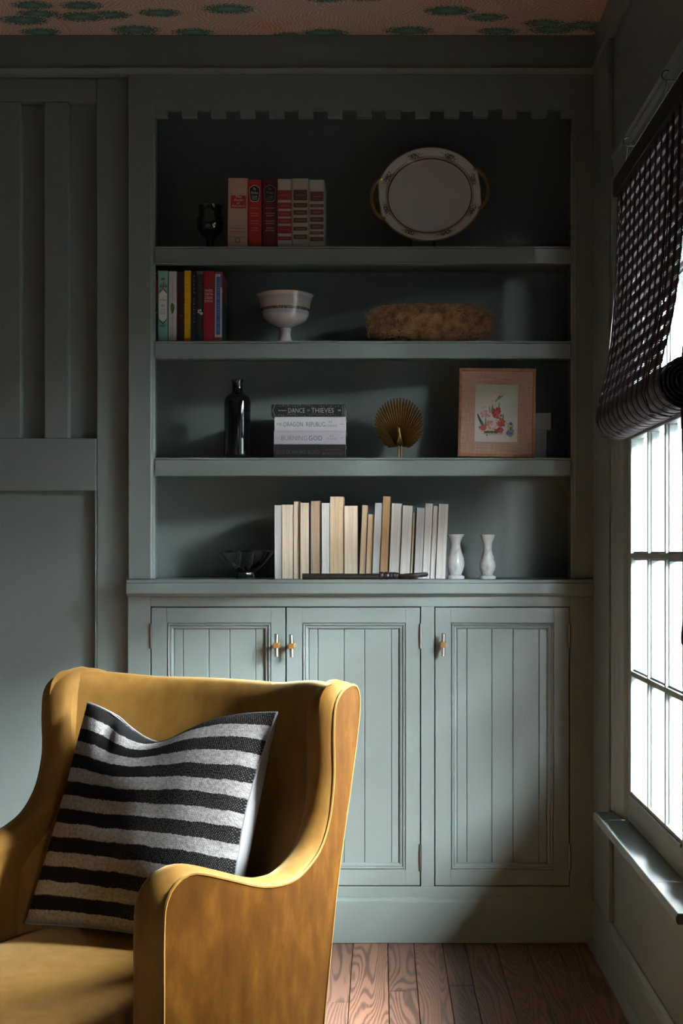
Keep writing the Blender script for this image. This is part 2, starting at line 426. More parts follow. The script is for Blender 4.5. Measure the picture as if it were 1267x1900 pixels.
# ------------------------------------------------------------------ windows
XC, ZH = 0.60, 2.125                                  # casing face, top of the head casing
def make_window(y0, n):
    """opening y0 .. y0+WIN_W; near end is y0"""
    y1 = y0 + WIN_W
    w = empty('window_%d' % n, (XR, y0, WIN_Z0), None, kind='structure')
    ya, yb = y0 - .123, y1 + .123
    # casings: a backband outside, then an ogee that slopes in towards the glass
    def cas(w_): return [(XR, 0), (XC + .006, 0), (XC + .001, w_ * .05), (XC + .003, w_ * .10), (XC - .001, w_ * .13), (XC - .004, w_ * .34), (XC - .009, w_ * .52), (XC - .010, w_ * .62), (XC - .006, w_ * .66), (XC - .008, w_ * .72), (XC - .013, w_ * .80), (XC - .013, w_), (XR, w_)]
    for a, sg in ((y1, 1), (y0, -1)):
        m = MB(); m.prism([(X_, a + sg * q) for X_, q in cas(.123)], WIN_Z0 + .004, WIN_Z1 + .003, 'z')
        m.build('casing_side', PAINT, w, bevel=.001)
    m = MB(); m.prism([(X_, WIN_Z1 + .0035 + q) for X_, q in cas(ZH - WIN_Z1 - .0035)], ya, yb, 'y')
    m.build('casing_head', PAINT, w, bevel=.001)
    # stool (inner sill) and apron
    m = MB(); m.prism([(.541, WIN_Z0 + .003), (.537, WIN_Z0 - .004), (.537, WIN_Z0 - .012), (.541, WIN_Z0 - .018), (XR + .10, WIN_Z0 - .018), (XR + .10, WIN_Z0 + .003)], y0 - .003, y1 + .003, 'y')
    m.prism([(.541, WIN_Z0 + .003), (.537, WIN_Z0 - .004), (.537, WIN_Z0 - .012), (.541, WIN_Z0 - .018), (XR, WIN_Z0 - .018), (XR, WIN_Z0 + .003)], y0 - .225, y0 - .003, 'y')
    m.prism([(.541, WIN_Z0 + .003), (.537, WIN_Z0 - .004), (.537, WIN_Z0 - .012), (.541, WIN_Z0 - .018), (XR, WIN_Z0 - .018), (XR, WIN_Z0 + .003)], y1 + .003, y1 + .10, 'y')
    m.build('window_sill', PAINT, w, bevel=.0015)
    m = MB().box(XR - .018, XR, ya + .01, y1 + .08, WIN_Z0 - .09, WIN_Z0 - .018); m.box(XR - .024, XR, ya + .01, y1 + .08, WIN_Z0 - .03, WIN_Z0 - .018)
    m.build('apron', PAINT, w, bevel=.002)
    # lower sash
    S = empty('sash', (0, 0, 0)); S.parent = w
    gx = XC + .016
    ga, gb = y0 + .022, y1 - .036
    zb, zt = .536, 1.387
    m = MB()
    m.box(XC + .006, XC + .040, gb, y1 - .002, WIN_Z0 + .004, 1.43); m.box(XC + .006, XC + .040, y0 + .002, ga, WIN_Z0 + .004, 1.43)
    m.box(XC + .006, XC + .040, ga, gb, WIN_Z0 + .004, zb); m.box(XC + .006, XC + .040, ga, gb, zt, 1.43)
    m.box(XC + .001, XC + .006, ga, gb, zb - .016, zb - .008)
    m.build('sash_frame', PAINT, S, bevel=.0025)
    mv = [y0 + .359, y0 + .179]; mh = [.821, 1.105]
    def bar(yc=None, zc=None, x=gx, z0=zb, z1=zt):
        b = MB()
        if yc is not None: b.box(x - .010, x - .002, yc - .006, yc + .006, z0, z1); b.box(x - .003, x + .016, yc - .009, yc + .009, z0, z1)
        else: b.box(x - .0105, x - .002, ga, gb, zc - .006, zc + .006); b.box(x - .003, x + .016, ga, gb, zc - .0105, zc + .0105)
        return b
    for yc in mv: bar(yc=yc).build('glazing_bar', PAINT, S, bevel=.0012, seg=1)
    for zc in mh: bar(zc=zc).build('glazing_bar', PAINT, S, bevel=.0012, seg=1)
    yy = [ga] + sorted(mv) + [gb]; zz = [zb] + mh + [zt]
    for a, b in zip(yy, yy[1:]):
        for c, d in zip(zz, zz[1:]):
            MB().box(gx + .004, gx + .007, a + .002, b - .002, c + .002, d - .002).build('pane', PANE, S)
    # upper sash
    S2 = empty('sash', (0, 0, 0)); S2.parent = w
    ux = gx + .044; zb2, zt2 = 1.425, 2.043
    m = MB()
    m.box(ux - .016, ux + .020, gb, y1 - .002, 1.392, WIN_Z1 - .003); m.box(ux - .016, ux + .020, y0 + .002, ga, 1.392, WIN_Z1 - .003)
    m.box(ux - .016, ux + .020, ga, gb, 1.392, zb2); m.box(ux - .016, ux + .020, ga, gb, zt2, WIN_Z1 - .003)
    m.build('sash_frame', PAINT, S2, bevel=.0025)
    zm = (zb2 + zt2) / 2
    for yc in mv: bar(yc=yc, x=ux, z0=zb2, z1=zt2).build('glazing_bar', PAINT, S2)
    bar(zc=zm, x=ux).build('glazing_bar', PAINT, S2)
    for a, b in zip(yy, yy[1:]):
        for c, d in ((zb2, zm), (zm, zt2)):
            MB().box(ux + .004, ux + .007, a + .002, b - .002, c + .002, d - .002).build('pane', PANE, S2)
    return w
win = make_window(WINDOWS[0], 1)
win['label'] = 'white-lit sash window with small panes and green sill under the dark woven shade'

# ------------------------------------------------------------------ woven shade
def mat_reed(name, c, r=.5):
    t = NT(name); n = t.noise(t.coord('Object', (40, 3, 40)), 20, 3)
    t.col(t.mix(n.outputs['Fac'], tuple(x * .5 for x in c), tuple(x * 1.4 for x in c))); t.rough(r); return t.mat
REED = mat_reed('dark_reed', (.060, .036, .044)); WARP = mat_reed('black_warp', (.010, .007, .009), .7); SHBLK = plain('black_headrail', (.008, .009, .008), .6)
def make_shade(y0):
    ya, yb = y0 - .165, y0 + .535                       # near and far end
    sh = empty('woven_shade', (.575, (ya + yb) / 2, 2.0), None, 'window shade')
    MB().box(.560, .577, ya - .005, yb + .004, 1.966, 2.008).build('headrail', SHBLK, sh, bevel=.002)
    path = spline([(.573, 1.985), (.572, 1.92), (.569, 1.82), (.563, 1.70), (.553, 1.60), (.540, 1.53), (.527, 1.475), (.520, 1.434)], 150)
    path = [Vector((p[0], p[1])) for p in [(q.x, q.y) for q in path]]
    cx, cz = .571, 1.434
    th = PI; r = .051
    while th < PI + 2 * PI * 5 and r > .008:
        th += .002 / r; r -= .002 / r * .0013
        path.append(Vector((cx + r * math.cos(th), cz + r * math.sin(th) * (1 if r > .03 else 1))))
    # walk the path at reed pitch
    pts = []; acc = 0; nxt = 0
    P = path
    out = []
    for a, b in zip(P, P[1:]):
        L = (b - a).length
        while nxt <= acc + L:
            k = (nxt - acc) / max(L, 1e-9); q = a.lerp(b, k); out.append((q, (b - a).normalized())); nxt += .0041
        acc += L
    reeds = MB(); warp = MB()
    def slope(y):                                      # the roll hangs a touch lower at its near end
        return 0
    for i, (q, d) in enumerate(out):
        c = i % 7
        gap = c in (1, 2, 3)
        h = .0011 if gap else .00212
        nrm = Vector((-d.y, d.x))
        th = .0007
        cs = [q + d * h + nrm * th, q - d * h + nrm * th, q - d * h - nrm * th, q + d * h - nrm * th]
        e0, e1 = ya + random.uniform(-.003, .003), yb + random.uniform(-.003, .003)
        reeds.prism([(p.x, p.y) for p in cs], e0, e1, 'y')
    # warp bands: follow the cloth on its room side; narrow and wide alternate
    nb = 13; pitch = (yb - ya) / nb
    for k in range(nb + 1):
        y = ya + k * pitch; hw = .0105 if k % 2 else .0075
        a0, a1 = max(y - hw, ya), min(y + hw, yb)
        vs = []; fs = []
        for i, (q, d) in enumerate(out):
            nrm = Vector((-d.y, d.x))
            for o in (.0008, .0022):
                p = q - nrm * o
                vs += [(p.x, a0, p.y), (p.x, a1, p.y)]
        n = len(out)
        for i in range(n - 1):
            b = 4 * i
            fs += [(b, b + 1, b + 5, b + 4), (b + 2, b + 6, b + 7, b + 3), (b, b + 4, b + 6, b + 2), (b + 1, b + 3, b + 7, b + 5)]
        warp.add(vs, fs)
    o = reeds.build('woven_reeds', REED, sh, recalc=False); o['kind'] = 'stuff'
    o = warp.build('warp_bands', WARP, sh, recalc=False); o['kind'] = 'stuff'
    # lift cords down the room side
    for y in (ya + .10, yb - .06):
        MB().tube([(.568, y, 1.968), (.563, y, 1.82), (.546, y, 1.60), (.517, y, 1.46), (.513, y, 1.42), (.524, y, 1.386), (.566, y, 1.377)], .0011, 5).build('lift_cord', WARP, sh)
    return sh
shade = make_shade(WINDOWS[0])
shade['label'] = 'dark woven reed shade half rolled up over the window'
# side cord that hangs from the far edge, and the pull cord with its tassel at the near end
MB().tube([(.573, WINDOWS[0] + .543, 1.972), (.566, WINDOWS[0] + .544, 1.75), (.548, WINDOWS[0] + .543, 1.56), (.524, WINDOWS[0] + .540, 1.47)], .0012, 5).build('lift_cord', WARP, shade)
yn = 2.436
MB().tube(spline([(.575, yn, 1.97), (.575, yn - .002, 1.60), (.566, yn - .004, 1.44), (.569, yn - .004, 1.30), (.573, yn - .002, 1.1), (.574, yn, .965)], 40), .0028, 6).build('pull_cord', WARP, shade)
MB().lathe([(.002, .045), (.006, .040), (.008, .020), (.010, .0), (.0095, -.012), (.004, -.020), (.002, -.024)], (.575, yn, .955), 14).build('tassel', SHBLK, shade, smooth=True)
for n, y0 in enumerate(WINDOWS[1:]):
    dy = y0 - WINDOWS[0]
    w = copy_tree(win); w.name = 'window_%d' % (n + 2); w.location.y += dy
    w['label'] = ['second sash window, beside the viewer', 'third sash window, behind the viewer'][n]
    s = copy_tree(shade); s.location.y += dy
    s['label'] = ['woven reed shade rolled over the window beside the viewer', 'woven reed shade rolled over the window behind the viewer'][n]
for k, (a, b, c, d) in enumerate(FILL_SLOTS):  # openings added for fill light, built like small windows
    w = empty('window_%d' % (k + 2), (XR, a, c), ['narrow fixed side light nearer than the sash window', 'narrow fixed side light behind the viewer'][k], kind='structure')
    for n_, q in (('casing_side', (a - .07, a, c - .07, d + .07)), ('casing_side', (b, b + .07, c - .07, d + .07)), ('casing_head', (a, b, d, d + .07)), ('window_sill', (a, b, c - .07, c))):
        MB().box(XC, XR, *q).build(n_, PAINT, w, bevel=.002)
    MB().box(XR + .020, XR + .024, a, b, c, d).build('pane', PANE, w)
# outside: roof and long wall added to cut off high and low sky
po = MB().box(XR + WT + .01, 2.0, -5, 6.6, 2.42, 2.5).build('porch_roof', plain('porch_boards', (.14, .14, .13), .8)); tag(po, 'porch roof outside the right-hand windows', kind='structure')
po = MB().box(6.5, 6.8, -20, 40, -.62, 3.5).build('wall_garden', plain('pale_render', (.032, .033, .032), .9)); tag(po, 'pale garden wall far outside the windows', kind='structure')
# cup hooks screwed into the head casing
for k, (hp, lab) in enumerate((((1175, 263), 'small dark cup hook above the far corner of the woven shade'), ((1250, 140), 'small dark cup hook above the near part of the woven shade'))):
    X = XC - .012; Y = X * FPX / (hp[0] - CX); Z = az(hp[1], Y)
    h = empty('cup_hook', (X, Y, Z), lab, 'hook', 'cup hooks on the window casing')
    MB().tube([(X - .014 + .010 * math.cos(a), Y, Z + .010 * math.sin(a)) for a in [PI * (.35 + 1.45 * i / 14) for i in range(15)]], .0014, 6).build('hook_wire', BLACK_IRON, h, smooth=True)
    MB().tube([(X - .014, Y, Z - .009), (.569, Y, 2.007)], .0011, 5).build('hanging_wire', BLACK_IRON, h)
    MB().tube([(X + .004, Y, Z - .010), (X - .012, Y, Z - .010)], .0015, 6).build('screw_shank', BLACK_IRON, h)
# ------------------------------------------------------------------ built-in bookcase
def Z(p): return az(p, Y0)
def X(p): return ax(p, Y0)
YBK = Y0 + .255                                        # inner back of the shelves
bc = empty('built_in_bookcase', (X(670), Y0 + .1, Z(1080)), 'tall sage green built-in bookcase with three shelves and a notched top board', 'bookcase')
def stile_chamfer(x0, x1, side):
    """face-frame upright whose opening-side arris carries a stopped chamfer"""
    zt, zb, zs = Z(137.5), Z(1074), Z(243)
    m = MB(); c = .0115
    if side > 0:                                       # opening on the right
        m.prism([(x0, Y0), (x1 - c, Y0), (x1 - c, Y0 + .003), (x1 - c * .55, Y0 + .006), (x1 - c * .5, Y0 + .0045), (x1, Y0 + .012), (x1, Y0 + .024), (x0, Y0 + .024)], zb, zs, 'z')
    else:
        m.prism([(x0, Y0 + .024), (x0, Y0 + .012), (x0 + c * .5, Y0 + .0045), (x0 + c * .55, Y0 + .006), (x0 + c, Y0 + .003), (x0 + c, Y0), (x1, Y0), (x1, Y0 + .024)], zb, zs, 'z')
    m.box(x0, x1, Y0, Y0 + .024, zs, zt)
    return m
SLX, SRX = X(286.5), X(1060)                           # opening between the stiles
stile_chamfer(SX, SLX, 1).build('stile', PAINT, bc, bevel=.0012)
stile_chamfer(SRX, X(1104), -1).build('stile', PAINT, bc, bevel=.0012)
MB().box(X(1104), XR - .0005, Y0 + .006, Y0 + .026, Z(1074), Z(137.5)).build('scribe_strip', PAINT, bc, bevel=.001)
IL, IR = -.679, .572                                   # inside faces behind the frame
MB().box(IL - .018, IL, Y0 + .0245, YBK, Z(1074), Z(137.5)).build('side_panel', PAINT, bc)
MB().box(IR, IR + .018, Y0 + .0245, YBK, Z(1074), Z(137.5)).build('side_panel', PAINT, bc)
MB().box(IL - .018, IR + .018, YBK, YBK + .012, Z(1086), Z(137.5)).build('back_panel', PAINT, bc)
MB().box(IL, IR, Y0 + .0245, YBK, Z(145), Z(138)).build('top_panel', PAINT, bc)
MB().box(SX - .0, SX + .02, Y0 + .024, YW + .06, Z(1074), Z(137.5)).build('end_panel', PAINT, bc)
# frieze with square notches: board above, one tooth at a time below
MB().box(SLX - .0005, SRX + .0005, Y0 + .0008, Y0 + .0238, Z(202.5), Z(137.5)).build('frieze_board', PAINT, bc, bevel=.0008)
nx = [X(310 + 54.15 * n) for n in range(14)]; nw = 27 / 650.0
tx = [SLX] + [q for n in nx for q in (n, n + nw)] + [SRX]
for a, b in zip(tx[0::2], tx[1::2]):
    MB().box(a, b, Y0 + .0008, Y0 + .0238, Z(216), Z(202.5)).build('tooth', PAINT, bc, bevel=.0008)
# shelves
SHELF = [(455, 488.5), (631, 664.5), (848, 883)]
for t, b in SHELF:
    s = MB().box(SLX + .0005, SRX - .0005, Y0 + .004, Y0 + .026, Z(b), Z(t + 5.5)); s.box(IL + .0005, IR - .0005, Y0 + .026, YBK - .0005, Z(t) - .022, Z(t) - .002)
    o = s.build('shelf', PAINT, bc, bevel=.0015)
    MB().box(SLX + .0005, SRX - .0005, Y0 + .0055, Y0 + .030, Z(t + 4.8), Z(t) - .0015).build('shelf_nosing', PAINT, o, bevel=.002)
    MB().box(SLX + .0005, SRX - .0005, Y0 + .001, Y0 + .006, Z(b), Z(b - 2.5)).build('shelf_bead', PAINT, o, bevel=.0012)
ZS = [Z(t) - .0012 for t, b in SHELF]                  # what stands on the shelves stands here
ZS = [Z(t) - .0019 for t, b in SHELF]

# counter ledge
YL = Y0 - .030
ct = empty('counter_ledge', (X(670), Y0, Z(1076)), 'sage green counter ledge running across between shelves and cupboard doors', 'counter')
LX0 = X(238) - .0015
MB().box(LX0, XR - .002, YL + .006, YW - .001, Z(1082) + .0004, Z(1075)).box(SX + .001, XR - .002, YW - .001, YBK - .001, Z(1082) + .0004, Z(1075)).build('top_board', PAINT, ct, bevel=.002)
MB().box(LX0, XR - .002, YL, Y0 - .0005, Z(1101), Z(1081.7)).build('fascia', PAINT, ct, bevel=.0015)
m = MB(); m.prism([(YL + .012, Z(1101)), (YL + .016, Z(1104)), (Y0 - .003, Z(1107)), (Y0 - .0004, Z(1107)), (Y0 - .0004, Z(1101))], LX0, XR - .001, 'x')
m.build('cove_moulding', PAINT, ct, bevel=.0008)
ZT = Z(1075)

# base cupboard
bs = empty('base_cupboard', (X(670), Y0, 0), 'sage green base cupboard with three beadboard doors below the ledge', 'cupboard')
BX0 = X(237)
def face(x0, x1, z0, z1, name='face_frame', d=.024, y=Y0):
    return MB().box(x0, x1, y, y + d, z0, z1).build(name, PAINT, bs, bevel=.001)
D = [(281, 529), (531.5, 779), (807.5, 1055.5)]
DT, DB = 1127.5, 1643
face(BX0, X(279), .12, Z(1101.5)); face(X(781), X(805.5), Z(DB + 2), Z(DT - 2)); face(X(1057.5), XR - .001, .12, Z(1101.5))
face(X(279), X(1057.5), Z(DT - 2), Z(1101.5), 'top_rail'); face(X(279), X(1057.5), .12, Z(DB + 2), 'bottom_rail')
MB().box(BX0, BX0 + .018, Y0 + .024, YB - .01, 0.001, Z(1101.5) - .004).build('end_panel', PAINT, bs)
MB().box(BX0 + .018, XR - .001, Y0 + .05, Y0 + .06, .1, Z(1104)).build('carcass', plain('cupboard_inside', (.02, .025, .022), .8), bs)
PLX = X(1050)
MB().box(BX0 - .001, XR - .001, Y0 - .014, Y0 + .02, .001, Z(1671)).build('plinth', PAINT, bs, bevel=.0015)
m = MB(); m.prism([(Y0 - .014, Z(1671)), (Y0 - .013, Z(1668.5)), (Y0 - .009, Z(1666.5)), (Y0 - .004, Z(1664)), (Y0 + .004, Z(1664)), (Y0 + .004, Z(1671))], BX0 - .001, XR - .02, 'x')
m.build('plinth_cap', PAINT, bs, bevel=.0006)
def rect_ring(m, x0, x1, z0, z1, prof):
    """mitred moulding: prof = (inset, y) pairs swept round a rectangle"""
    n = len(prof); vs = []
    for ins, y in prof:
        vs += [(x0 + ins, y, z0 + ins), (x1 - ins, y, z0 + ins), (x1 - ins, y, z1 - ins), (x0 + ins, y, z1 - ins)]
    fs = [(4 * i + k, 4 * i + (k + 1) % 4, 4 * (i + 1) + (k + 1) % 4, 4 * (i + 1) + k) for i in range(n - 1) for k in range(4)]
    m.add(vs, fs)
GR = [[(338, 386, 425, 473)], [(589, 637.6, 676, 726)], [(866.4, 913, 952.5, 1001)]]
MO = [(309, 502.5), (560, 752.5), (836, 1028)]
def make_door(i):
    a, b = D[i]; m0, m1 = MO[i]; g = GR[i][0]
    d = empty('door', (0, 0, 0)); d.parent = bs
    x0, x1, z0, z1 = X(a), X(b), Z(DB), Z(DT); yf = Y0 + .0015
    p0, p1, q0, q1 = X(m0), X(m1), Z(1614.5), Z(1155.5)
    for nm, bx in (('stile', (x0, p0, z0, z1)), ('stile', (p1, x1, z0, z1)), ('rail', (p0, p1, q1, z1)), ('rail', (p0, p1, z0, q0))):
        MB().box(bx[0], bx[1], yf, yf + .022, bx[2], bx[3]).build(nm, PAINT, d, bevel=.0007)
    m = MB()
    y = yf
    rect_ring(m, p0, p1, q0, q1, [(0, y + .004), (.0022, y + .0045), (.0028, y + .0012), (.0048, y - .0008), (.0075, y + .0006), (.0082, y + .0050), (.0098, y + .0054), (.0105, y + .0032), (.0150, y + .0040), (.0180, y + .0075), (.0188, y + .012)])
    m.build('panel_moulding', PAINT, d)
    w = .0186
    ex = [p0 + w] + [X(q) for q in g] + [p1 - w]
    for k, (u, v) in enumerate(zip(ex, ex[1:])):
        e0 = .0018 if k > 0 else 0; e1 = .0018 if k < 4 else 0
        n = MB(); c = .0016
        n.prism([(u + .0004, y + .018), (u + .0004, y + .0112 + c), (u + .0004 + c, y + .0112), (v - .0004 - c, y + .0112), (v - .0004, y + .0112 + c), (v - .0004, y + .018)], q0 + w, q1 - w, 'z')
        n.build('bead_board', PAINT, d)
    MB().box(p0, p1, y + .0175, y + .0205, q0, q1).build('backing', PAINT, d)
    return d
doors = [make_door(i) for i in range(3)]
def knob(d, pxc, pyc, tilt):
    x, z = X(pxc), Z(pyc); y = Y0 + .0015
    MB().tube([(x, y, z), (x, y - .0022, z)], .010, 20).build('knob_rose', BRASS, d, bevel=.0004)
    MB().tube([(x, y - .002, z), (x, y - .026, z)], .0052, 14).build('knob_stem', BRASS, d)
    b = MB().box(-.0085, .0085, -.008, .008, -.0075, .0075).build('knob_collar', BRASS, d, local=True, bevel=.0012)
    b.location = Vector((x, y - .030, z)) - origin(d); b.rotation_euler = (0, tilt, 0)
    b = MB().tube([(0, 0, -.032), (0, 0, .032)], .0058, 16).build('knob_bar', NICKEL, d, local=True, bevel=.0008, smooth=True)
    b.location = Vector((x, y - .030, z)) - origin(d); b.rotation_euler = (0, tilt, 0)
knob(doors[0], 514.5, 1196, .0); knob(doors[1], 542, 1197, -.035); knob(doors[2], 821.5, 1195, .02)
def hinge(d, pxc, py0, py1):
    x = X(pxc); z0, z1 = Z(py1), Z(py0)
    MB().tube([(x, Y0 - .002, z0), (x, Y0 - .002, z1)], .0034, 10).build('hinge', HINGE, d, smooth=True)
hinge(doors[0], 280, 1157, 1203); hinge(doors[0], 280, 1568, 1614)
hinge(doors[1], 780, 1157, 1203); hinge(doors[1], 780, 1566, 1615)
hinge(doors[2], 1056.5, 1157, 1203); hinge(doors[2], 1056.5, 1566, 1615)
# ------------------------------------------------------------------ lettering
def text_mesh(body, w=None, h=None, align='CENTER', spacing=1.0, line=1.0, shear=0.0):
    cu = bpy.data.curves.new('lettering', 'FONT'); cu.body = body; cu.align_x = align; cu.space_character = spacing; cu.space_line = line; cu.shear = shear
    cu.resolution_u = 2
    o = bpy.data.objects.new('lettering', cu); COL.objects.link(o)
    dg = bpy.context.evaluated_depsgraph_get(); dg.update()
    me = bpy.data.meshes.new_from_object(o.evaluated_get(dg))
    vs = [v.co.copy() for v in me.vertices]; fs = [tuple(p.vertices) for p in me.polygons]
    bpy.data.objects.remove(o); bpy.data.curves.remove(cu); bpy.data.meshes.remove(me)
    x0, x1 = min(v.x for v in vs), max(v.x for v in vs); y0, y1 = min(v.y for v in vs), max(v.y for v in vs)
    sx = (w / (x1 - x0)) if w else None; sy = (h / (y1 - y0)) if h else None
    sx = sx or sy; sy = sy or sx
    return [((v.x - (x0 + x1) / 2) * sx, (v.y - (y0 + y1) / 2) * sy) for v in vs], fs
def put_text(m, body, cx, cz, y, w=None, h=None, vertical=False, mi=0, **k):
    """flat lettering on a surface that faces the room (-Y), reading level or top to bottom"""
    vs, fs = text_mesh(body, w, h, **k)
    if vertical: pts = [(cx + b, y, cz - a) for a, b in vs]
    else: pts = [(cx + a, y, cz + b) for a, b in vs]
    m.add(pts, fs, mi)
def marks(m, x0, x1, z, h, y, mi=0, n=None):
    """small print too small to read: a row of short strokes"""
    x = x0
    while x < x1:
        w = random.uniform(.0012, .0032)
        m.add([(x, y, z), (min(x + w, x1), y, z), (min(x + w, x1), y, z + h), (x, y, z + h)], [(0, 1, 2, 3)], mi); x += w + .0008
def flat(name, c, rough=.55): return plain(name, c, rough, var=.06, scale=60)
INK = flat('black_ink', (.012, .012, .014)); WHITE_INK = flat('white_ink', (.75, .74, .72)); GOLD_INK = plain('gold_ink', (.55, .36, .12), .4, .5); RED_INK = flat('red_ink', (.42, .03, .03)); GREY_INK = flat('grey_ink', (.28, .28, .32))
def mat_pages(name, c):
    t = NT(name); v = t.coord('Object', (1, 1, .015))
    n = t.noise(v, 900, 2); b = t.noise(v, 160, 3)
    g = t.math('ADD', t.math('MULTIPLY', n.outputs['Fac'], .5), t.math('MULTIPLY', b.outputs['Fac'], .5))
    t.col(t.ramp(g, [(.32, tuple(x * .62 for x in c)), (.5, c), (.68, tuple(min(1, x * 1.12) for x in c))])); t.rough(.8)
    t.bump(n.outputs['Fac'], .3, .0006); return t.mat
PAGES = {k: mat_pages('pages_' + k, c) for k, c in dict(white=(.70, .68, .64), cream=(.72, .60, .46), tan=(.62, .46, .30), orange=(.52, .33, .16), yellow=(.72, .58, .33), grey=(.55, .55, .55), brown=(.45, .33, .22)).items()}
COVERS = {}
def cover(name, c, r=.42):
    if name not in COVERS: COVERS[name] = plain('cover_' + name, c, r, var=.05, scale=20)
    return COVERS[name]

def book(label, x0, x1, z0, z1, yf, depth, cov, pages, lean=0.0, group=None, lying=False, round_spine=.0015, spine='front', board=.0022, yaw=0, cat='book'):
    """a book between x0..x1, z0..z1; spine (or fore-edge) towards the room"""
    cx = (x0 + x1) / 2
    r = empty('book', (cx, yf, z0 + (abs(math.sin(lean)) * (x1 - x0) / 2 + .0001 if not lying else .0001)), label, cat, group)
    r.rotation_euler = (0, lean, yaw)
    w, h = (x1 - x0), (z1 - z0)
    m = MB(); b = board
    if lying:
        m.box(-w / 2, w / 2, 0, depth, 0, b); m.box(-w / 2, w / 2, 0, depth, h - b, h)
        if spine == 'front': m.box(-w / 2, w / 2, 0, b * .8, b, h - b)
        P = MB().box(-w / 2 + .003, w / 2 - .003, b * .8 + .0002, depth - .003, b, h - b)
    else:
        m.box(-w / 2, -w / 2 + b, 0, depth, 0, h); m.box(w / 2 - b, w / 2, 0, depth, 0, h)
        if spine == 'front':
            m.box(-w / 2 + b, w / 2 - b, 0, b, 0, h)
            P = MB().box(-w / 2 + b, w / 2 - b, b + .0002, depth - .004, .0025, h - .003)
        else:
            m.box(-w / 2 + b, w / 2 - b, depth - b, depth, 0, h)
            P = MB().box(-w / 2 + b + .0001, w / 2 - b - .0001, .0012, depth - b, .0006, h - .0008)
    m.build('cover', cov, r, local=True, bevel=round_spine)
    P.build('page_block', pages, r, local=True)
    return r
def spine_print(r, fn, mats, name='title'):
    m = MB(); fn(m); return m.build(name, mats, r, local=True, recalc=False)
YT = -.0004                                           # print lies just proud of the spine

# ------------------------------------------------------------------ top shelf
def SX_(p, Y=3.735): return ax(p, Y)
za, zb_, zc_ = ZS
YA = Y0 + .045
# dark green goblet
gx = ax(389, 3.80)
g = empty('goblet', (gx, 3.81, za), 'dark green glass goblet at the left of the red books', 'goblet')
GREENGLASS = plain('dark_green_glass', (.006, .022, .014), .12, var=.2, coat=.6)
k = .00158
m = MB().lathe([(.001, .002), (.023, .001), (.023, .004), (.012, .008), (.0115, .016), (.0100, .034), (.013, .046), (.026, .058), (.037, .074), (.0405, .090), (.038, .104), (.034, .112), (.033, .124), (.0345, .140), (.0355, .142), (.0335, .1415), (.030, .124), (.031, .108), (.034, .090), (.028, .068), (.004, .060)], (gx, 3.81, za), 40)
m.build('goblet_bowl', GREENGLASS, g, smooth=True, angle=60)
MB().tube([(gx + .0335 * math.cos(a), 3.81 + .0335 * math.sin(a), za + .1415) for a in [2 * PI * i / 40 for i in range(40)]], .0012, 6, closed=True).build('rim', GREENGLASS, g, smooth=True)
def hz(p): return az(p, YA)
def hx(p): return ax(p, YA)
G1 = 'old hardback books on the top shelf'
def toptitle(fn, r, mats): spine_print(r, fn, mats)
# 1 tan book with red label
b = book('thick tan hardback with a red title label, first of the top shelf books', hx(422), hx(458.5), za, hz(330.5), YA, .13, cover('tan', (.50, .33, .25)), PAGES['cream'], .012, G1)
W, H = hx(458.5) - hx(422), hz(330.5) - za
BRN = flat('brown_ink', (.22, .11, .07))
spine_print(b, lambda m: m.add([(-W * .36, YT, H * .575), (W * .42, YT, H * .575), (W * .42, YT, H * .755), (-W * .36, YT, H * .755)], [(0, 1, 2, 3)], 0), [RED_INK], 'title_label')
def f(m):
    for i, (t, s) in enumerate((('The', .3), ('Stories', .46), ('of', .16), ('Fairyland', .66))):
        put_text(m, t, W * .03, H * (.737 - .044 * i), YT * 2, w=W * s, h=H * .030, shear=.25)
spine_print(b, f, [WHITE_INK], 'lettering')
def f(m):
    put_text(m, 'o', 0, H * .13, YT, w=W * .30)
    for s in (.095, .17, .245, .29): marks(m, -W * .40, W * .40, H * s, .0018, YT)
    for s in (.06, .225): m.add([(-W * .42, YT, H * s), (W * .42, YT, H * s), (W * .42, YT, H * s + .0008), (-W * .42, YT, H * s + .0008)], [(0, 1, 2, 3)])
o = spine_print(b, f, [BRN], 'tooled_ornament'); o['kind'] = 'stuff'
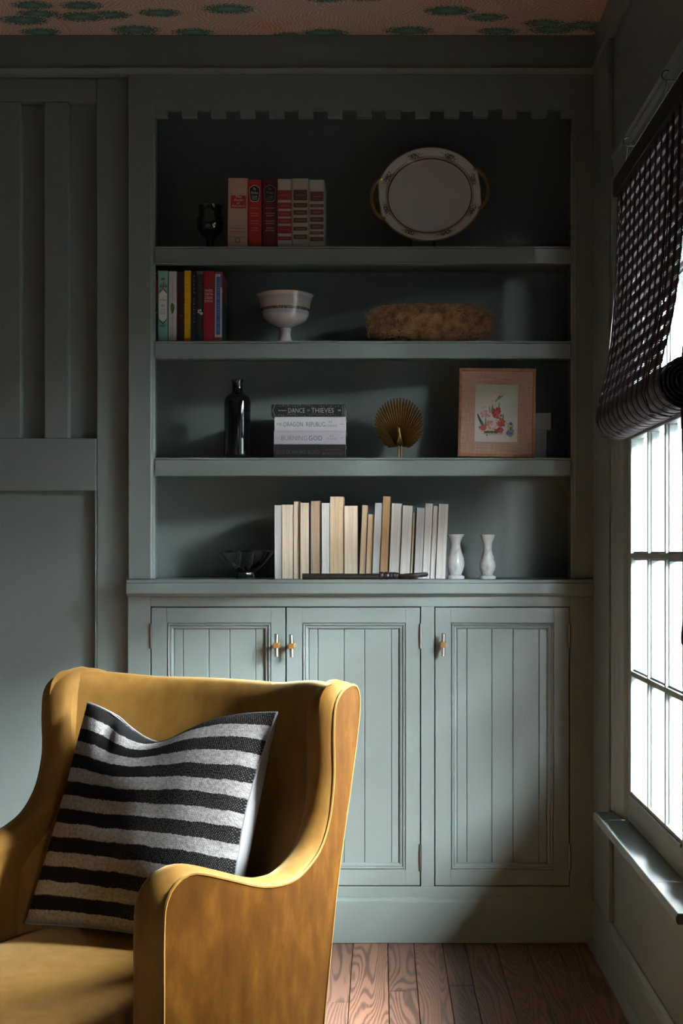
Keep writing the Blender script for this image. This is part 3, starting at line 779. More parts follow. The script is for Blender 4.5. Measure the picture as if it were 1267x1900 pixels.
# 2, 3 red and maroon with black badge
def badge(b, W, H, dim):
    def f(m):
        def shape(s, y, mi):
            pts = [(-.20, -.5), (.20, -.5), (.34, -.42), (.40, .0), (.44, .20), (.36, .36), (.22, .42), (.12, .5), (-.12, .5), (-.22, .42), (-.36, .36), (-.44, .20), (-.40, .0), (-.34, -.42)]
            m.add([(p[0] * W * .84 * s, y, H * .80 + p[1] * H * .215 * s) for p in pts], [tuple(range(len(pts)))], mi)
        shape(1.10, YT, 1)
        for i, (t, s) in enumerate((('The', .22), ('Perfect', .54), ('Cook', .40))):
            put_text(m, t, 0, H * (.865 - .055 * i), YT * 3, w=W * s, h=H * .036, mi=1, shear=.3)
        m.add([(-W * .2, YT * 3, H * .715), (W * .2, YT * 3, H * .715), (W * .2, YT * 3, H * .722), (-W * .2, YT * 3, H * .722)], [(0, 1, 2, 3)], 1)
        for z, a in ((.585, .30), (.51, .32), (.475, .26), (.40, .32), (.365, .28), (.30, .24), (.265, .30)): marks(m, -W * a, W * a, H * z, .0026, YT, 2)
        m.add([(-.0006, YT, H * .05), (.0006, YT, H * .05), (.0006, YT, H * .075), (-.0006, YT, H * .075)], [(0, 1, 2, 3)], 2)
    def f2(m):
        pts = [(-.20, -.5), (.20, -.5), (.34, -.42), (.40, .0), (.44, .20), (.36, .36), (.22, .42), (.12, .5), (-.12, .5), (-.22, .42), (-.36, .36), (-.44, .20), (-.40, .0), (-.34, -.42)]
        m.add([(p[0] * W * .86, YT * 2, H * .80 + p[1] * H * .22) for p in pts], [tuple(range(len(pts)))], 0)
    spine_print(b, f2, [INK], 'badge')
    spine_print(b, f, [INK, GREY_INK if dim else WHITE_INK, flat('pink_ink', (.5, .25, .22))], 'lettering')['kind'] = 'stuff'
for (p0, p1, pt, nm, c, lab) in ((459.5, 485, 333, 'scarlet', (.42, .022, .02), 'scarlet red hardback with a black badge on its spine'), (487, 514.5, 333, 'maroon', (.105, .010, .022), 'dark maroon hardback with a black badge on its spine')):
    b = book(lab, hx(p0), hx(p1), za, hz(pt), YA, .13, cover(nm, c, .38), PAGES['cream'], 0, G1)
    badge(b, hx(p1) - hx(p0), hz(pt) - za, nm == 'maroon')
# 4, 5, 6 banded spines
def bands(b, W, H, rows, mi_inset, mats, extra=None):
    def f(m):
        for z0, z1 in rows:
            m.add([(-W * mi_inset, YT, H * z0), (W * mi_inset, YT, H * z0), (W * mi_inset, YT, H * z1), (-W * mi_inset, YT, H * z1)], [(0, 1, 2, 3)], 0)
            marks(m, -W * mi_inset * .6, W * mi_inset * .6, H * (z0 + z1) / 2 - .001, .0016, YT * 2, 1)
    spine_print(b, f, mats, 'spine_bands')['kind'] = 'stuff'
rowsA = [(.70, .84), (.575, .665), (.465, .545), (.365, .44), (.225, .335), (.13, .185)]
rowsB = [(.69, .84), (.59, .655), (.485, .555), (.375, .445), (.265, .32), (.145, .21)]
rowsC = [(.69, .83), (.605, .65), (.495, .575), (.395, .465), (.29, .365), (.215, .26), (.12, .18)]
for (p0, p1, pt, lab, c, rows, bc_, ins) in ((515, 541, 332, 'pale grey hardback with six bright red spine bands', (.50, .46, .42), rowsA, (.30, .022, .035), .49), (542, 572.5, 331, 'beige hardback with dark brown spine bands', (.46, .40, .31), rowsB, (.075, .035, .026), .42), (573.5, 602, 333.5, 'beige hardback with dull maroon spine bands, last of the top shelf row', (.44, .41, .37), rowsC, (.14, .045, .040), .44)):
    b = book(lab, hx(p0), hx(p1), za, hz(pt), YA, .13, cover('band%d' % p0, c), PAGES['cream'], 0, G1)
    bands(b, hx(p1) - hx(p0), hz(pt) - za, rows, ins, [cover('bandink%d' % p0, bc_), GOLD_INK])

# oval serving plate on a clear stand
def mat_plate():
    t = NT('plate_china')
    uv = t.N('ShaderNodeUVMap'); s = t.N('ShaderNodeSeparateXYZ'); t.L(uv.outputs[0], s.inputs[0])   # u: angle 0..1, v: radius 0..1
    r, a = s.outputs[1], s.outputs[0]
    base = (.62, .585, .58)
    rim = (.68, .67, .65)
    def band(lo, hi, soft=.004):
        return t.ramp(r, [(lo - soft, (0, 0, 0)), (lo, (1, 1, 1)), (hi, (1, 1, 1)), (hi + soft, (0, 0, 0))])
    inner = t.ramp(r, [(.76, (0, 0, 0)), (.765, (1, 1, 1))])
    col = t.mix(inner, base, rim)
    # eight flower sprays round the rim
    sp = t.math('COSINE', t.math('MULTIPLY', a, 2 * PI * 8))
    cx = t.N('ShaderNodeCombineXYZ'); t.L(t.math('MULTIPLY', a, 6.0), cx.inputs[0]); t.L(r, cx.inputs[1])
    n = t.noise(cx.outputs[0], 34, 3, .7)
    w = t.math('ADD', t.math('MULTIPLY', sp, .16), n.outputs['Fac'])
    fl = t.ramp(w, [(.60, (0, 0, 0)), (.63, (1, 1, 1))])
    msk = t.math('MULTIPLY', fl, band(.80, .905, .01))
    n3 = t.noise(cx.outputs[0], 60, 2)
    col = t.mix(msk, col, t.mix(n3.outputs['Fac'], (.04, .02, .02), (.16, .12, .11)))
    n2 = t.noise(cx.outputs[0], 90, 2)
    col = t.mix(t.math('MULTIPLY', band(.79, .825), t.ramp(n2.outputs['Fac'], [(.4, (0, 0, 0)), (.55, (1, 1, 1))])), col, (.34, .17, .11))
    col = t.mix(band(.765, .785), col, (.10, .05, .04))
    col = t.mix(t.ramp(r, [(.965, (0, 0, 0)), (.975, (1, 1, 1))]), col, (.25, .16, .06))
    t.col(col); t.rough(.22); t.p.inputs['Coat Weight'].default_value = .3
    return t.mat
PLATE = mat_plate()
def make_plate():
    c = at(797, 363, 3.80)
    pl = empty('serving_plate', (c.x, c.y, za), 'white china serving plate with a flowered brown rim on a clear stand', 'plate')
    R0x, R0z = 101 / 633.0, 95 / 633.0
    rot = math.radians(-20)                              # turned in its stand
    tilt = math.radians(12)
    nseg, rings = 96, [(.0, .0), (.35, 0), (.70, 0), (.765, .001), (.80, .005), (.86, .009), (.93, .012), (.985, .0135), (1.0, .0125), (.985, .010), (.90, .006), (.78, -.004), (.70, -.007), (.0, -.007)]
    HO = math.radians(14)                                # handles sit a little below the long axis
    def rad(w):
        s = abs(math.cos(w))                             # shoulders that step in where the two handles sit
        d = abs(((w + HO + PI / 2) % PI) - PI / 2)
        k = 1.0 - .045 * math.exp(-(d / .30) ** 4) + .012 * math.exp(-((d - .36) / .07) ** 2)
        return k
    M = Matrix.Translation(Vector((c.x, c.y, c.z))) @ Matrix.Rotation(-tilt, 4, 'X') @ Matrix.Rotation(rot, 4, 'Y')
    verts, faces, uvs = [], [], []
    for i, (r, d) in enumerate(rings):
        for kk in range(nseg):
            w = 2 * PI * kk / nseg; q = r * (1 + (rad(w) - 1) * max(0, (r - .76) / .24))
            verts.append(M @ Vector((q * R0x * math.cos(w), -d, q * R0z * math.sin(w))))
    m = MB(); fs = [(i * nseg + q, (i + 1) * nseg + q, (i + 1) * nseg + (q + 1) % nseg, i * nseg + (q + 1) % nseg) for i in range(len(rings) - 1) for q in range(nseg)]
    m.add(verts, fs)
    o = m.build('plate_body', PLATE, pl, smooth=True, angle=180)
    me = o.data; uvl = me.uv_layers.new(name='UVMap')
    for p in me.polygons:
        ang = []
        for li in p.loop_indices:
            vi = me.loops[li].vertex_index; ang.append((vi % nseg) / nseg)
        wrap = max(ang) - min(ang) > .5
        for li, aa in zip(p.loop_indices, ang):
            vi = me.loops[li].vertex_index
            uvl.data[li].uv = (aa + 1 if wrap and aa < .5 else aa, min(rings[vi // nseg][0], 1.0))
    GILT = plain('gilt_china', (.36, .23, .075), .35, .7, .15, 60)
    for s in (1, -1):
        pts = []
        for q in range(17):
            a = (q / 16 - .5) * .92
            rr = (.955 + .125 * max(0, math.cos(a / .46 * PI / 2)) ** .6)
            ww = a - HO + (0 if s > 0 else PI)
            pts.append(M @ Vector((rr * R0x * math.cos(ww), -.011, rr * R0z * math.sin(ww))))
        MB().tube(pts, .0055, 8).build('handle', GILT, pl, smooth=True)
    # clear stand: its own thing
    ACR = plain('clear_acrylic', (.55, .56, .58), .08, spec=.8)
    ACR.node_tree.nodes['Principled BSDF'].inputs['Transmission Weight'].default_value = .85
    zb0 = za
    x0, x1 = ax(761, 3.775), ax(810, 3.775)
    st = empty('plate_stand', ((x0 + x1) / 2, 3.78, za), 'small clear acrylic stand under the serving plate', 'stand')
    MB().box(x0, x1, 3.757, 3.763, zb0, zb0 + .0095).build('front_lip', ACR, st, bevel=.001)
    for x in (x0 + .004, x1 - .004): MB().tube([(x, 3.760, zb0 + .003), (x, 3.84, zb0 + .003), (x, 3.87, zb0 + .10)], .003, 8).build('leg', ACR, st)
    return pl
make_plate()

# ------------------------------------------------------------------ second shelf
YB2 = Y0 + .040
G2 = 'paperbacks on the second shelf'
def bx(p): return ax(p, YB2)
def bz(p): return az(p, YB2)
P2 = [
 (287.6, 292.2, 498, 'narrow dark book with a red patch, tight against the left upright', 'ink_blue', (.02, .03, .045)),
 (292.8, 311.2, 502.5, 'pale turquoise paperback with a white title panel', 'turquoise', (.22, .46, .42)),
 (312.5, 327.5, 503.5, 'white paperback with a green leaf on its spine', 'chalk', (.56, .55, .57)),
 (328.5, 341, 505, 'very dark wine red paperback beside the yellow one', 'wine', (.040, .010, .012)),
 (341.5, 353.5, 502, 'bright yellow paperback with an orange foot', 'yellow', (.72, .42, .02)),
 (354, 363.8, 503, 'black paperback with pale vertical lettering beside the yellow one', 'soot', (.015, .014, .017)),
 (364.5, 376.5, 503, 'charcoal paperback with a small white flower on its spine', 'charcoal', (.022, .027, .030)),
 (377.2, 397.5, 502.5, 'dark red paperback with white lettering across its spine', 'cherry', (.28, .012, .024)),
 (398.2, 411.5, 504.5, 'white spined paperback with a blue strip, last of its row', 'paper', (.52, .50, .48)),
]
for i, (p0, p1, pt, lab, nm, c) in enumerate(P2):
    x0, x1, z1 = bx(p0) + .0002, bx(p1) - .0002, bz(pt)
    ln = 0 if i == 0 else .004
    b = book(lab, x0, x1, zb_, z1, YB2 + (.004 if i == 0 else 0), .132, cover(nm, c, .35), PAGES['white'], ln, G2, board=.0009 if i else .0007)
    W, H = x1 - x0, z1 - zb_
    def quad(m, a0, a1, h0, h1, mi, y=YT): m.add([(W * a0, y, H * h0), (W * a1, y, H * h0), (W * a1, y, H * h1), (W * a0, y, H * h1)], [(0, 1, 2, 3)], mi)
    if i == 0:
        spine_print(b, lambda m: (quad(m, -.3, .4, .53, .86, 0), marks(m, -W * .3, W * .3, H * .93, .003, YT, 1), marks(m, -W * .4, W * .3, H * .4, .003, YT, 1)), [RED_INK, WHITE_INK], 'spine_print')
    elif i == 1:
        def f(m):
            pts = [(-.34, .32), (0, .30), (.34, .32), (.40, .36), (.40, .68), (.0, .735), (-.40, .68), (-.40, .36)]
            m.add([(W * p[0], YT, H * p[1]) for p in pts], [tuple(range(8))], 0)
            m.add([(W * p[0], YT * 2, H * p[1]) for p in [(-.42, .68), (0, .745), (.42, .68), (.42, .71), (0, .77), (-.42, .71)]], [(0, 1, 4, 5), (1, 2, 3, 4)], 2)
            m.add([(W * p[0], YT * 2, H * p[1]) for p in [(-.42, .335), (0, .275), (.42, .335), (.42, .32), (0, .255), (-.42, .32)]], [(0, 1, 4, 5), (1, 2, 3, 4)], 1)
            for q in range(5): m.add([(W * (-.32 + .16 * q), YT * 2, H * .77), (W * (-.22 + .16 * q), YT * 2, H * .77), (W * (-.27 + .16 * q), YT * 2, H * (.82 + .035 * (2 - abs(q - 2))))], [(0, 1, 2)], 1)
            for q in range(4): m.add([(W * (-.30 + .16 * q), YT * 2, H * .25), (W * (-.18 + .16 * q), YT * 2, H * .25), (W * (-.24 + .16 * q), YT * 2, H * (.22 - .02 * (1.5 - abs(q - 1.5))))], [(0, 1, 2)], 1)
            m.add([(W * p[0], YT * 2, H * p[1]) for p in [(-.25, .87), (.1, .875), (.28, .895), (.05, .90), (-.12, .895)]], [(0, 1, 2, 3, 4)], 3)
            put_text(m, 'THE', 0, H * .62, YT * 2, w=W * .26, h=H * .018, mi=4)
            for z, a in ((.585, .30), (.52, .14), (.50, .22)): marks(m, -W * a, W * a, H * z, .0036, YT * 2, 4)
            for z in (.46, .44, .42, .40): marks(m, -W * .25, W * .25, H * z, .0018, YT * 2, 4)
        spine_print(b, f, [WHITE_INK, INK, flat('rose_ink', (.28, .09, .10)), flat('brick_ink', (.22, .04, .04)), GREY_INK], 'title_panel')
    elif i == 2:
        def f(m):
            put_text(m, 'Commonwealth', 0, H * .78, YT, w=H * .36, h=W * .42, vertical=True, mi=0)
            put_text(m, 'Ann Patchett', 0, H * .215, YT, w=H * .29, h=W * .34, vertical=True, mi=0)
            m.add([(W * p[0], YT, H * p[1]) for p in [(-.12, .40), (.10, .42), (.26, .48), (.22, .53), (-.05, .565), (-.26, .54), (-.28, .50)]], [tuple(range(7))], 1)
            quad(m, -.5, .5, .0, .035, 2)
        spine_print(b, f, [GREY_INK, flat('leaf_green', (.03, .11, .02)), flat('rust_ink', (.20, .04, .03))])
    elif i == 3:
        spine_print(b, lambda m: quad(m, .02, .22, .375, .395, 0), [flat('dull_gold', (.30, .12, .05))], 'spine_print')
    elif i == 4:
        def f(m):
            quad(m, -.5, .5, 0, .065, 0); put_text(m, 'III IIIII', 0, H * .60, YT, w=H * .42, h=W * .22, vertical=True, mi=1)
            put_text(m, 'IIII III', 0, H * .28, YT, w=H * .18, h=W * .20, vertical=True, mi=1)
            m.add([(W * p[0], YT, H * p[1]) for p in [(.1, .20), (.3, .23), (.42, .29), (.34, .24)]], [(0, 1, 2, 3)], 2)
        spine_print(b, f, [flat('orange_foot', (.55, .12, .01)), flat('ochre_ink', (.55, .30, .01)), WHITE_INK], 'spine_print')
    elif i == 5:
        spine_print(b, lambda m: put_text(m, 'SHARP OBJECTS', 0, H * .61, YT, w=H * .66, h=W * .46, vertical=True, spacing=1.5), [GREY_INK])
    elif i == 6:
        def f(m):
            put_text(m, 'DARK PLACES', 0, H * .69, YT, w=H * .44, h=W * .40, vertical=True, mi=0, spacing=1.3)
            for cx_, cz_, rr in ((-.2, .45, .16), (.1, .455, .18), (.25, .41, .26), (.0, .42, .14), (-.25, .425, .12)):
                m.add([(W * (cx_ + rr * math.cos(2 * PI * q / 8)), YT, H * cz_ + W * rr * math.sin(2 * PI * q / 8)) for q in range(8)], [tuple(range(8))], 1)
            put_text(m, 'IIIII IIII', 0, H * .22, YT, w=H * .22, h=W * .2, vertical=True, mi=0)
            quad(m, -.5, .5, .955, 1.0, 2)
        spine_print(b, f, [flat('steel_ink', (.10, .11, .12)), WHITE_INK, flat('slate_ink', (.12, .14, .14))])
    elif i == 7:
        spine_print(b, lambda m: [put_text(m, t, -W * .04, H * (.725 - .049 * q), YT, w=W * .72, h=H * .034) for q, t in enumerate(('WHITE', 'TEETH', 'ZADIE', 'SMITH'))], [WHITE_INK])
    else:
        def f(m):
            quad(m, -.5, .5, .97, 1.0, 1); quad(m, -.5, .5, 0, .08, 1); quad(m, -.28, .26, .115, .93, 0); quad(m, .30, .5, .78, .97, 1)
            put_text(m, 'IIIII II IIIIII', 0, H * .62, YT * 2, w=H * .45, h=W * .18, vertical=True, mi=2)
            put_text(m, 'III IIII', 0, H * .24, YT * 2, w=H * .16, h=W * .18, vertical=True, mi=2)
        spine_print(b, f, [flat('royal_blue', (.03, .10, .34)), flat('oxblood', (.18, .03, .03)), flat('pale_blue_ink', (.25, .36, .55))], 'spine_print')
        mm = MB(); xs_ = W / 2 + .0004
        mm.add([(xs_, .002, .002), (xs_, .130, .002), (xs_, .130, H * .62), (xs_, .002, H * .74)], [(0, 1, 2, 3)], 0)
        mm.add([(xs_, .002, H * .75), (xs_, .130, H * .63), (xs_, .130, H * .995), (xs_, .002, H * .995)], [(0, 1, 2, 3)], 1)
        mm.build('front_print', [flat('night_print', (.015, .018, .024)), flat('oxblood_print', (.13, .03, .03))], b, local=True, recalc=False)

# footed bowl
def mat_bowl():
    t = NT('painted_china'); c = t.N('ShaderNodeTexCoord'); s = t.N('ShaderNodeSeparateXYZ'); t.L(c.outputs['Object'], s.inputs[0])
    ang = t.math('ARCTAN2', s.outputs[1], s.outputs[0]); z = s.outputs[2]
    def band(lo, hi): return t.ramp(t.math('DIVIDE', z, .16), [(lo / .16 - .004, (0, 0, 0)), (lo / .16, (1, 1, 1)), (hi / .16, (1, 1, 1)), (hi / .16 + .004, (0, 0, 0))])
    slant = t.math('SINE', t.math('ADD', t.math('MULTIPLY', ang, 46.0), t.math('MULTIPLY', z, 1500.0)))
    sl = t.ramp(slant, [(.3, (0, 0, 0)), (.5, (1, 1, 1))])
    blue = t.mix(sl, (.50, .47, .46), (.09, .12, .36))
    col = t.mix(band(.0885, .0975), (.50, .455, .44), blue)
    gx_ = t.N('ShaderNodeTexVoronoi'); gx_.inputs['Scale'].default_value = 330; t.L(c.outputs['Object'], gx_.inputs['Vector'])
    grid = t.math('MULTIPLY', t.math('SINE', t.math('MULTIPLY', ang, 150.0)), t.math('SINE', t.math('MULTIPLY', z, 2200.0)))
    col = t.mix(t.math('MULTIPLY', band(.108, .126), t.ramp(grid, [(.2, (0, 0, 0)), (.6, (1, 1, 1))])), col, (.40, .34, .27))
    col = t.mix(band(.128, .139), col, t.mix(sl, (.48, .46, .45), (.20, .24, .40)))
    col = t.mix(band(.099, .107), col, t.mix(t.ramp(gx_.outputs['Distance'], [(.2, (1, 1, 1)), (.5, (0, 0, 0))]), (.045, .085, .06), (.40, .33, .16)))
    t.col(col); t.rough(.2); t.p.inputs['Coat Weight'].default_value = .4
    return t.mat
bxc = ax(529, 3.80)
fb = empty('footed_bowl', (bxc, 3.80, zb_), 'white footed china bowl with blue and green painted bands', 'bowl')
prof = [(.001, .001), (.033, .001), (.0335, .004), (.027, .010), (.019, .020), (.0165, .032), (.017, .044), (.0195, .048), (.017, .052), (.024, .056), (.045, .064), (.062, .076), (.069, .090), (.0725, .108), (.0745, .126), (.079, .142), (.0825, .147), (.0815, .1495), (.0785, .148), (.072, .128), (.069, .108), (.064, .090), (.055, .078), (.03, .066), (.002, .062)]
MB().lathe(prof, (bxc, 3.80, zb_), 64, mod=lambda w, i: 1 + (.012 * math.cos(6 * w) if 14 <= i <= 19 else 0)).build('bowl_body', mat_bowl(), fb, smooth=True, angle=70)
MB().tube([(bxc + .082 * (1 + .012 * math.cos(6 * w)) * math.cos(w), 3.80 + .082 * (1 + .012 * math.cos(6 * w)) * math.sin(w), zb_ + .1485) for w in [2 * PI * i / 64 for i in range(64)]], .0013, 6, closed=True).build('gilt_rim', BRASS, fb, smooth=True)

# vine nest: an oval loaf of tangled stems
def mat_vine():
    t = NT('vine_stems'); n = t.noise(t.coord('Object'), 45, 4)
    t.col(t.ramp(n.outputs['Fac'], [(.3, (.13, .055, .025)), (.5, (.30, .15, .07)), (.7, (.44, .27, .14))])); t.rough(.75); return t.mat
nc = at(797, 588, 3.81)
ne = empty('vine_nest', (nc.x, nc.y, zb_), 'tangled loaf of brown curly vine stems on the second shelf', 'nest')
m = MB(); rx, ry, rz = .178, .074, .056
czn = zb_ + rz + .006
m2 = MB()
def sup(u, v, k=1.0):
    e = .55
    cu, su, cv, sv = math.cos(u), math.sin(u), math.cos(v), math.sin(v)
    f = lambda q: math.copysign(abs(q) ** e, q)
    return Vector((nc.x + k * rx * f(cv) * f(cu), nc.y + k * ry * f(cv) * f(su), czn + k * rz * f(sv)))
m2.grid(lambda a, b: sup(a * 2 * PI, (b - .5) * PI * .98, .90), 40, 16)
m2.build('nest_core', plain('nest_core', (.045, .02, .012), .9, var=.6, scale=70), ne, smooth=True)
rg = random.Random(3)
for q in range(2300):
    xx = rg.uniform(-.99, .99); u = math.acos(math.copysign(abs(xx) ** (1 / .55), xx)); u = -u if q < 1800 else u
    zz = rg.uniform(-.93, .98); v = math.asin(math.copysign(abs(zz) ** (1 / .55), zz))
    du, dv = rg.uniform(.05, .22) * rg.choice((-1, 1)), rg.uniform(-.30, .30)
    ph = rg.uniform(0, 6); kk = rg.uniform(.93, 1.04); pts = []
    n = 6
    for i in range(n):
        s = i / (n - 1)
        p = sup(u + du * (s - .5), max(-1.5, min(1.5, v + dv * (s - .5) + .10 * math.sin(ph + s * 5))), kk + .055 * math.sin(ph * 2 + s * 5))
        p.z = max(p.z, zb_ + .002)
        pts.append(p)
    m.tube(pts, [rg.uniform(.0006, .0011)] * n, 4, cap=False)
o = m.build('vine_strands', mat_vine(), ne, recalc=False); o['kind'] = 'stuff'
m = MB()
for q in range(90):                                    # loose curls round the ends
    s = rg.choice((-1, 1)); a = rg.uniform(-1, 1)
    p0 = Vector((nc.x + s * rx * rg.uniform(.88, 1.0), nc.y + rg.uniform(-.05, .03), czn + a * rz * .8))
    d = Vector((s * rg.uniform(.2, 1), rg.uniform(-.6, .3), rg.uniform(-.7, .7))).normalized(); l = rg.uniform(.010, .028)
    side = Vector((rg.uniform(-1, 1), rg.uniform(-1, 1), rg.uniform(-1, 1)))
    m.tube([p0 + d * l * (i / 5) + side * .006 * math.sin(i) for i in range(6)], .0006, 4, cap=False)
for v in m.v: v.z = max(v.z, zb_ + .001)
o = m.build('loose_curls', mat_vine(), ne, recalc=False); o['kind'] = 'stuff'
# ------------------------------------------------------------------ third shelf
YC = 3.79
def cx3(p, Y=YC): return ax(p, Y)
# black bottle
bo = empty('bottle', (cx3(440.5), YC, zc_), 'tall glossy black glass bottle on the third shelf', 'bottle')
m = MB(); q = 1 / 634.6
H = zc_
prof = [(.001, .0), (.030, .0), (.036, .004), (.039, .014), (.039, .168), (.037, .178), (.030, .188), (.0185, .194), (.0155, .200), (.015, .224), (.0165, .228), (.0185, .232), (.0188, .2345), (.016, .2352), (.012, .233), (.011, .20), (.001, .19)]
m.lathe(prof, (cx3(440.5), YC, zc_), 48)
m.build('bottle_body', plain('black_glass', (.004, .004, .006), .06, var=.1, coat=.6), bo, smooth=True, angle=60)
lab = MB().tube([(cx3(440.5) + .0172 * math.cos(2 * PI * i / 32), YC + .0172 * math.sin(2 * PI * i / 32), zc_ + .2325) for i in range(32)], .0022, 8, closed=True)
lab.build('lip', plain('black_glass_lip', (.006, .006, .008), .08), bo, smooth=True)

# stack of four novels, spines out
YS = 3.745
def sx(p): return ax(p, YS)
def sz(p): return az(p, YS)
G3 = 'stack of novels on the third shelf'
z4, z3, z2, z1, z0 = zc_, sz(824.5), sz(799.5), sz(773), sz(750.5)
W_ = {}
def lay(lab, p0, p1, za_, zb2, nm, c, dy, yaw=0, pg='white'):
    b = book(lab, sx(p0), sx(p1), za_, zb2, YS + dy, .150, cover(nm, c, .38), PAGES[pg], 0, G3, lying=True, board=.0022, yaw=yaw)
    return b, sx(p1) - sx(p0), zb2 - za_
b, W, H = lay('black novel at the bottom of the stack beside the bottle', 507, 641.5, z4, z3, 'black_bottom', (.018, .018, .018), .002, .012, 'cream')
def f(m):
    put_text(m, 'SOUL OF ASH AND BLOOD', -W * .16, H * .46, YT, w=W * .60, h=H * .26, mi=0)
    put_text(m, 'JENNIFER L.', W * .32, H * .62, YT, w=W * .22, h=H * .17, mi=0); put_text(m, 'ARMENTROUT', W * .32, H * .36, YT, w=W * .30, h=H * .17, mi=0)
spine_print(b, f, [flat('ash_ink', (.10, .10, .095))])
spine_print(b, lambda m: [m.add([(W * (x - .002), YT * .6, 0), (W * (x + .004), YT * .6, 0), (W * (x + .05), YT * .6, H), (W * (x + .035), YT * .6, H)], [(0, 1, 2, 3)]) for x in (-.47, -.17, -.02, .06, .17, .41)], [flat('smoke_ink', (.032, .036, .034))], 'spine_art')['kind'] = 'stuff'
b, W, H = lay('pale lilac novel, third from the top of the stack', 508, 641, z3 + .0001, z2, 'lilac', (.47, .46, .53), 0)
def f(m):
    put_text(m, 'THE', -W * .445, H * .46, YT, w=W * .075, h=H * .18, mi=1)
    put_text(m, 'BURNING', -W * .215, H * .46, YT, w=W * .36, h=H * .36, mi=0); put_text(m, 'GOD', W * .08, H * .46, YT, w=W * .19, h=H * .36, mi=2)
    put_text(m, 'R.F.', W * .31, H * .62, YT, w=W * .06, h=H * .14, mi=0); put_text(m, 'KUANG', W * .31, H * .40, YT, w=W * .14, h=H * .14, mi=0)
    marks(m, W * .42, W * .47, H * .45, .0016, YT, 1)
spine_print(b, f, [flat('dusty_rose_ink', (.27, .21, .21)), GREY_INK, flat('navy_ink', (.10, .10, .16))])
b, W, H = lay('white novel, second from the top of the stack', 509, 641.5, z2 + .0001, z1, 'snow', (.57, .57, .60), .001)
def f(m):
    put_text(m, 'THE', -W * .435, H * .46, YT, w=W * .075, h=H * .18, mi=0)
    put_text(m, 'DRAGON', -W * .235, H * .46, YT, w=W * .27, h=H * .32, mi=0); put_text(m, 'REPUBLIC', W * .075, H * .46, YT, w=W * .26, h=H * .32, mi=1)
    put_text(m, 'R.F.', W * .29, H * .62, YT, w=W * .06, h=H * .15, mi=0); put_text(m, 'KUANG', W * .29, H * .36, YT, w=W * .17, h=H * .15, mi=0)
    marks(m, W * .42, W * .47, H * .45, .0016, YT, 1)
spine_print(b, f, [flat('indigo_ink', (.13, .13, .25)), flat('slate_text', (.14, .14, .15))])
b, W, H = lay('black novel with pale ornamental spine on top of the stack', 503.5, 641, z1 + .0001, z0, 'black_top', (.012, .016, .018), -.002, -.01)
def f(m):
    put_text(m, 'DANCE', -W * .16, H * .5, YT * 2, w=W * .225, h=H * .40, mi=0); put_text(m, 'OF', 0, H * .5, YT * 2, w=W * .035, h=H * .16, mi=0); put_text(m, 'THIEVES', W * .19, H * .5, YT * 2, w=W * .305, h=H * .40, mi=0)
    marks(m, -W * .405, -W * .295, H * .46, .0024, YT * 2, 0); marks(m, W * .40, W * .435, H * .44, .004, YT * 2, 0)
spine_print(b, f, [flat('silver_ink', (.42, .43, .42))])
rgo = random.Random(11)
def f(m):
    for k in range(52):
        x = W * (-.40 + .80 * (k % 26) / 25); t = 1 if k < 26 else -1
        zc = H * .5 + t * H * rgo.uniform(.30, .42); r = .0013 * rgo.uniform(.7, 1.4); a = rgo.uniform(0, 3); mi = 1 if rgo.random() < .12 else 0
        m.add([(x + 2.3 * r * math.cos(a + .3), YT, zc + 2.3 * r * math.sin(a + .3)), (x + r * math.cos(a + 1.6), YT, zc + r * math.sin(a + 1.6)), (x - 2.3 * r * math.cos(a), YT, zc - 2.3 * r * math.sin(a)), (x + r * math.cos(a - 1.6), YT, zc + r * math.sin(a - 1.6))], [(0, 1, 2, 3)], mi)
    for s in (-1, 1):
        m.add([(-W * .49, YT, H * .5), (-W * .475, YT, H * .5), (-W * .445, YT, H * (.5 + s * .44)), (-W * .455, YT, H * (.5 + s * .47))], [(0, 1, 2, 3)], 0)
    for xx in (.455, .478): m.add([(W * xx, YT, H * .08), (W * (xx + .008), YT, H * .08), (W * (xx + .008), YT, H * .92), (W * xx, YT, H * .92)], [(0, 1, 2, 3)], 0)
spine_print(b, f, [flat('pewter_ink', (.15, .16, .155)), flat('ruby_ink', (.18, .02, .02))], 'spine_ornament')['kind'] = 'stuff'

